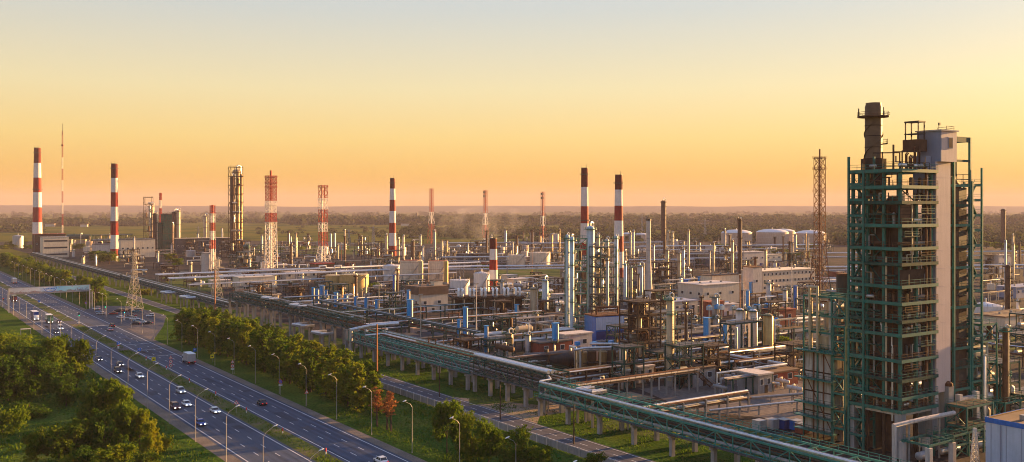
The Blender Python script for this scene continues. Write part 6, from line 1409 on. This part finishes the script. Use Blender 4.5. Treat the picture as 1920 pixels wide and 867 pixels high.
for px_, py_, pnt, l in ((1424, 806, 'vessel_grey', 'grey open container, left in the yard before the structure'), (1448, 804, 'vessel_grey', 'grey open container, second in the yard before the structure'), (1470, 804, 'blue_dark', 'dark blue container in the yard before the structure'), (1494, 806, 'blue', 'blue container nearest the green structure'), (1504, 812, 'brick_red', 'small red skip beside the blue container')):
    p = at(px_, py_); t = thing('container', l, 'container', p, GZ, 'containers in the yard'); MB().b(-1.3, 1.3, -1.2, 1.2, .1, 2.3).build('body', pnt, t)
    k = MB()
    for i in range(5): k.b(-1.2 + i * .55, -1.1 + i * .55, -1.26, -1.2, .2, 2.2)
    k.build('ribs', pnt, t); MB().b(-1.35, 1.35, -1.25, 1.25, 2.31, 2.42).build('rim', 'silver_dull', t); MB().b(-1.2, 1.2, -1.1, 1.1, 0, .1).build('skid', 'black', t)
# ------------------------------------------------------------------ named yard things near the bridge
for pts, r, m_, l in ((((1390, 702), (1470, 690), (1497, 705)), .35, 'silver', 'silver pipe loop in the yard right of the near cream column'), (((1365, 706), (1440, 718), (1462, 723)), .45, 'silver', 'thick silver pipe bending down in the yard'), (((1400, 690), (1475, 707)), .3, 'silver', 'straight silver pipe beside the pump pits'), (((1505, 742), (1300, 760)), .4, 'silver_dull', 'grey pipe on the ground before the containers'), (((1512, 755), (1330, 775)), .3, 'silver', 'thin silver pipe on the ground before the containers')):
    pipeline([at(x, y + 14, 0) + Vector((0, 0, 2.6)) for x, y in pts], r, m_, l, 6)
for px_, py_, L, r, m_, l in ((1378, 722, 8, .7, 'vessel_grey', 'grey drum under silver pipes in the yard'), (1420, 716, 10, .8, 'lift_blue', 'bluish long exchanger beside the pump pits'), (1466, 728, 5, .6, 'concrete_pale', 'pale short drum at the yard corner'), (1300, 716, 8, 1.3, 'blue_dark', 'dark blue drum right of the near cream column'), (1330, 700, 6, .7, 'vessel_grey', 'grey drum before the low dark basin'), (1160, 716, 9, 1.1, 'silver', 'silver drum right of the heater drums'), (1030, 712, 9, 1.2, 'vessel_rust', 'brown drum left of the heater drums'), (980, 690, 10, 1.1, 'silver_dull', 'grey drum behind the broad duct span'), (1350, 740, 5, .55, 'silver_dull', 'grey drum on the sunlit yard'), (1130, 730, 8, .9, 'silver', 'silver drum behind the broad duct span end'), (1490, 742, 5, .6, 'concrete_pale', 'pale drum before the panelled furnace')):
    hvessel(at(px_, py_), GZ + (pi / 2 if px_ % 20 else 0), L, r, 2.2, m_, l)
for i, (px_, py_, w_, d_, m_) in enumerate(((775, 652, 24, 16, 'roof_dark'), (1020, 690, 18, 12, 'roof_dark'), (850, 640, 12, 9, 'plaster'), (775, 640, 10, 6, 'lift_pink'), (900, 600, 8, 6, 'vessel_blue'), (955, 618, 5, 4, 'tank_white'), (980, 612, 5, 4, 'tank_white'), (1290, 650, 14, 9, 'blue_dark'), (1230, 640, 8, 7, 'blue_dark'), (1395, 640, 14, 10, 'roof_dark'), (1480, 640, 18, 12, 'roof_dark'))):
    building(px_, py_, py_ - (14 if m_ in ('roof_dark',) else 22), w_, d_, m_ if m_ != 'roof_dark' else 'concrete', 'low flat roofed plant house', 'roof_dark' if m_ != 'lift_pink' else 'lift_pink', (2, 1), auto=True, door=True, nm='plant_house')
# ------------------------------------------------------------------ smaller plant spread through the works
cl_ = random.Random(5)
OPEN = ((596, 704, 538, 574), (712, 850, 500, 558), (845, 925, 530, 574), (778, 856, 560, 606), (838, 990, 570, 612), (1082, 1180, 600, 650), (1300, 1410, 540, 580))      # kept clear in front of the tanks and houses
def clear(px, py): return not any(a < px < b and c < py < d for a, b, c, d in OPEN)
def free(px, py, used, d): return clear(px, py) and all(abs(px - a) > d or abs(py - b) > d * .45 for a, b in used)
US = []
CM = ['silver', 'silver_dull', 'vessel_cream', 'vessel_grey', 'vessel_rust', 'tank_white', 'vessel_cream']
DN = {'silver': 'silver', 'silver_dull': 'grey', 'vessel_cream': 'golden', 'vessel_grey': 'pale grey', 'vessel_rust': 'rust brown', 'tank_white': 'white'}
def scatter(x0, x1, y0, y1, n, dmin, hs=(5, 14)):
    m = 0; tries = 0
    while m < n and tries < n * 30:
        tries += 1; px_ = cl_.uniform(x0, x1); py_ = y0 + (y1 - y0) * cl_.random() ** 1.2
        if not free(px_, py_, US, dmin): continue
        p = at(px_, py_); u_, v_ = uv(p)
        if v_ < 172: continue
        US.append((px_, py_)); m += 1; kd = cl_.random(); mt = cl_.choice(CM); dn = DN[mt]
        if kd < .2:
            h_ = cl_.uniform(*hs); column(px_, py_, HY + (H - h_) * F / p.y, max(1.6, cl_.uniform(1.2, 3.0) * F / p.y), mt, f'small {dn} upright vessel', 2 if p.y < 700 else 1, 'green_dull', riser=1, auto=True, cat='vessel')
        elif kd < .30: hvessel(p, GZ + cl_.choice((0, pi / 2)), cl_.uniform(5, 10), cl_.uniform(.8, 1.5), cl_.uniform(2, 5), mt, f'{dn} horizontal drum', auto=True)
        elif kd < .52:
            hz_ = cl_.uniform(3, 7); L = cl_.uniform(16, 45); ax = cl_.choice((0, 0, pi / 2)); rack(p, GZ + ax, L, cl_.uniform(2.5, 4), [hz_ * .6, hz_] if cl_.random() < .5 else [hz_], cl_.choice((3, 4)), 'small rack of pipes', cl_.choice(('green_dull', 'brown_steel', 'silver_dull')), 9, .24, auto=True, seed=int(px_))
        elif kd < .68: frame(p, GZ, cl_.uniform(6, 12), cl_.uniform(5, 8), [cl_.uniform(3.5, 5), cl_.uniform(7, 9)] + ([cl_.uniform(11, 13)] if cl_.random() < .4 else []), cl_.choice(('brown', 'green')) + ' steel pump frame', cl_.choice(('brown_steel', 'green_dull', 'green_dull')), 2, 1, seed=int(px_ + py_), auto=True, equip=1.3, rails=p.y < 600)
        elif kd < .91:
            L = cl_.uniform(8, 26); z_ = cl_.uniform(1.5, 6); d1 = GZ + cl_.choice((0, pi / 2)); q1 = p + Vector((cos(d1) * L, sin(d1) * L, 0)); q2 = q1 + Vector((cos(d1 + pi / 2), sin(d1 + pi / 2), 0)) * cl_.uniform(3, 9)
            pipeline([p + Vector((0, 0, .3)), p + Vector((0, 0, z_)), q1 + Vector((0, 0, z_)), q2 + Vector((0, 0, z_)), q2 + Vector((0, 0, .3))], cl_.uniform(.22, .5), cl_.choice(('silver', 'silver', 'white_paint', 'vessel_cream')), 'bent pipe on posts', 8, auto=True)
        else: building(px_, py_, HY + (H - cl_.uniform(3.5, 7)) * F / p.y, cl_.uniform(6, 16), cl_.uniform(5, 9), cl_.choice(('plaster', 'concrete', 'concrete_pale', 'brick_red', 'plaster_cream')), 'small flat roofed hut', cl_.choice(('roof_dark', 'concrete_pale', 'roof_brown')), (2, 1), auto=True, nm='plant_hut')
scatter(860, 1060, 590, 680, 30, 17, (4, 9)); scatter(1150, 1500, 600, 715, 44, 19, (4, 9)); scatter(700, 1060, 530, 600, 52, 15, (4, 10)); scatter(1180, 1540, 500, 600, 60, 15, (4, 12)); scatter(430, 760, 500, 590, 64, 14, (4, 10))
scatter(240, 480, 470, 540, 36, 16, (6, 13)); scatter(480, 1060, 460, 505, 80, 12, (6, 18)); scatter(1050, 1560, 458, 505, 66, 12, (6, 18)); scatter(100, 300, 462, 500, 18, 16, (5, 10)); scatter(1840, 1930, 490, 660, 16, 16, (5, 12)); scatter(1560, 1600, 500, 560, 6, 14, (5, 10))
scatter(1290, 1500, 685, 748, 16, 17, (2, 5)); scatter(1150, 1290, 690, 735, 8, 17, (2, 5))
def skyline(x0, x1, y0, y1, n, ht):
    for _ in range(n):
        px_ = cl_.uniform(x0, x1); py_ = cl_.uniform(y0, y1); p = at(px_, py_); yt = cl_.uniform(*ht); kd = cl_.random()
        if yt > py_ - 8 or not clear(px_, py_): continue
        mt = cl_.choice(['vessel_gold', 'vessel_rust', 'vessel_cream', 'vessel_grey', 'vessel_rust', 'silver_dull'])
        if kd < .6: column(px_, py_, yt, cl_.uniform(2.2, 5), mt, f'distant {dict(DN, vessel_gold="bronze")[mt]} column', 2, 'brown_steel', riser=1, auto=True, goose=cl_.random() < .4)
        elif kd < .85: frame(p, GZ, cl_.uniform(8, 18), 7, [6, 12, 18][:cl_.choice((2, 3))], 'distant dark steel frame', cl_.choice(('brown_steel', 'dark_steel', 'green_dull')), 2, 1, seed=int(px_), auto=True, equip=1.3, rails=False)
        else: tank(px_, py_, py_ - cl_.uniform(9, 16), cl_.uniform(12, 22), cl_.choice(('tank_far', 'tank_cream', 'vessel_grey')), 'distant round tank', 'flat', auto=True, rail=False)
skyline(240, 480, 462, 492, 26, (425, 462)); skyline(480, 800, 455, 500, 46, (430, 474)); skyline(800, 1060, 452, 500, 44, (430, 470)); skyline(1160, 1560, 462, 520, 56, (425, 480)); skyline(1840, 1925, 470, 560, 12, (440, 500)); skyline(130, 250, 460, 478, 10, (440, 460))
skyline(1060, 1200, 520, 600, 16, (470, 540)); skyline(640, 860, 540, 600, 16, (500, 560)); skyline(1180, 1330, 600, 690, 16, (550, 640))
skyline(1925, 2200, 480, 640, 24, (450, 520)); scatter(1925, 2200, 520, 700, 18, 26, (5, 12))
# thin lighting masts through the works
for i in range(26):
    px_ = cl_.uniform(470, 1560); py_ = cl_.uniform(470, 660); p = at(px_, py_)
    if uv(p)[1] < 172 or not clear(px_, py_): continue
    t = thing('yard_mast', 'thin yard lighting mast', 'lamp mast', p, GZ, 'thin lighting masts in the works', auto=True); h_ = cl_.uniform(14, 24); MB().lathe([(.3, 0), (.16, h_)], n=7).build('pole', cl_.choice(('concrete_pale', 'pole_rust', 'silver_dull')), t); MB().b(-.9, .9, -.3, .3, h_, h_ + .4).build('lamp_bar', 'silver_dull', t)
# distant power line towers and village houses
for px_, yb, yt in ((654, 462, 430), (700, 455, 424), (1204, 440, 402), (372, 450, 425), (1322, 450, 410)):
    p = at(px_, yb); t = thing('far_pylon', 'small distant lattice pylon', 'pylon', p, .4, 'distant pylons', auto=True); h_ = zat(yt, p.y); k = MB(); lattice_bars(k, 5, 1, 0, h_, 7, .35); k.build('bracing', 'silver_dull', t)
    for z in (.75, .9): MB().bar((-h_ * .2, 0, h_ * z), (h_ * .2, 0, h_ * z), .5).build('cross_arm', 'silver_dull', t)
for px_, yb, w_ in ((120, 424, 60), (138, 424, 50), (158, 426, 30), (94, 425, 40), (1310, 424, 40), (1372, 416, 60), (1440, 414, 80), (1500, 418, 90), (1560, 416, 120), (770, 424, 90), (1600, 420, 70), (1225, 430, 40)):
    p = at(px_, yb); t = thing('far_house', 'tiny pale distant house', 'building', p, .3, 'distant houses on the plain', auto=True); w_ *= .6; MB().b(-w_ / 2, w_ / 2, -8, 8, 0, 7).build('wall', 'plaster', t); MB().b(-w_ / 2 - 1, w_ / 2 + 1, -9, 9, 7, 9).build('roof', 'roof_brown', t)
p = Vector(((781 - CX) / F * 3300, 3300, 0)); t = thing('far_stack', 'lone dark stack on the far wooded skyline', 'chimney', p, 0); MB().lathe([(4, 0), (3, zat(399, 3300))], n=12).build('shaft', 'dark_steel', t); MB().b(-60, 0, -20, 20, 0, 16).build('hall', 'dark_steel', t)
# kiosk by the left kerb
p = at(48, 628); t = thing('bus_shelter', 'small grey shelter at the left kerb near the stop line', 'shelter', p, GZ); MB().b(-2, 2, -1, 1, 2.4, 2.6).build('roof', 'concrete_pale', t); MB().b(-2, -1.9, -.9, .9, 0, 2.4).build('back_wall', 'silver_dull', t)
for y in (-.9, .9): MB().b(1.8, 1.95, y - .07, y + .07, 0, 2.4).build('post', 'silver_dull', t)

# ------------------------------------------------------------------ say which one: place words for the small repeats
LP_ = [(n_, pxl(q), q) for n_, q in LAND]; USED = set(o.get('label') for o in bpy.data.objects if o.get('label'))
def place(desc, q):
    x, y = pxl(q); cand = sorted(LP_, key=lambda r: (r[1][0] - x) ** 2 + 4 * (r[1][1] - y) ** 2)
    for n_, (lx, ly), lq in cand[:4]:
        dx, dy = x - lx, y - ly
        if abs(dx) < 14: rel = 'before' if dy > 0 else 'behind'
        else: rel = ('just ' if abs(dx) < 40 else '') + ('left of' if dx < 0 else 'right of')
        for r2 in (rel, rel + (' and before' if dy > 6 else ' and behind' if dy < -6 else ' and level with')):
            s = f'{desc} {r2} {n_}'
            if s not in USED: USED.add(s); return s
    a, b = cand[0], cand[1]
    s = f'{desc} between {a[0]} and {b[0]}'
    if s not in USED: USED.add(s); return s
    for w in nth[1:]:
        s = f'{w} {desc} near {a[0]}'
        if s not in USED: USED.add(s); return s
    return desc
for o, d_, q in AUTO: o['label'] = ' '.join(place(d_, q).split()[:16])
# ------------------------------------------------------------------ haze
hz = MB(); hz.b(-12500, 12500, -400, 13600, -1.0, 216.0)
hzm = bpy.data.materials.new('haze_air'); hzm.use_nodes = True
n_ = hzm.node_tree; n_.nodes.clear()
o_ = n_.nodes.new('ShaderNodeOutputMaterial'); v_ = n_.nodes.new('ShaderNodeVolumePrincipled')
v_.inputs['Color'].default_value = (.46, .41, .52, 1); v_.inputs['Density'].default_value = .00007; v_.inputs['Anisotropy'].default_value = .0
n_.links.new(v_.outputs[0], o_.inputs['Volume'])
tag(hz.build('haze', hzm), 'warm thin evening haze filling the air over the refinery', 'haze', kind='stuff')

# thin smoke drifting over the far flares
sm = MB(); sm.lathe([(8, 2), (26, 10), (40, 26), (44, 40), (30, 52), (6, 58)], n=20)
sm.v = [(x * 1.5 + (z - 20) * .5, y, z) for x, y, z in sm.v]
smm = bpy.data.materials.new('smoke_air'); smm.use_nodes = True; n_ = smm.node_tree; n_.nodes.clear()
o_ = n_.nodes.new('ShaderNodeOutputMaterial'); v_ = n_.nodes.new('ShaderNodeVolumePrincipled'); v_.inputs['Color'].default_value = (.9, .86, .86, 1)
tq = n_.nodes.new('ShaderNodeTexCoord'); nf = noise_fac(n_, .035, 4, vec=tq.outputs['Object'])
mr_ = n_.nodes.new('ShaderNodeMapRange'); mr_.inputs['From Min'].default_value = .46; mr_.inputs['From Max'].default_value = .8; mr_.inputs['To Max'].default_value = .007
n_.links.new(nf, mr_.inputs[0]); n_.links.new(mr_.outputs[0], v_.inputs['Density']); n_.links.new(v_.outputs[0], o_.inputs['Volume'])
so_ = sm.build('smoke_plume', smm, None, True, Vector(((895 - CX) / F * 1340, 1340, 0))); tag(so_, 'faint grey smoke drifting around the middle far flare', 'smoke', kind='stuff')
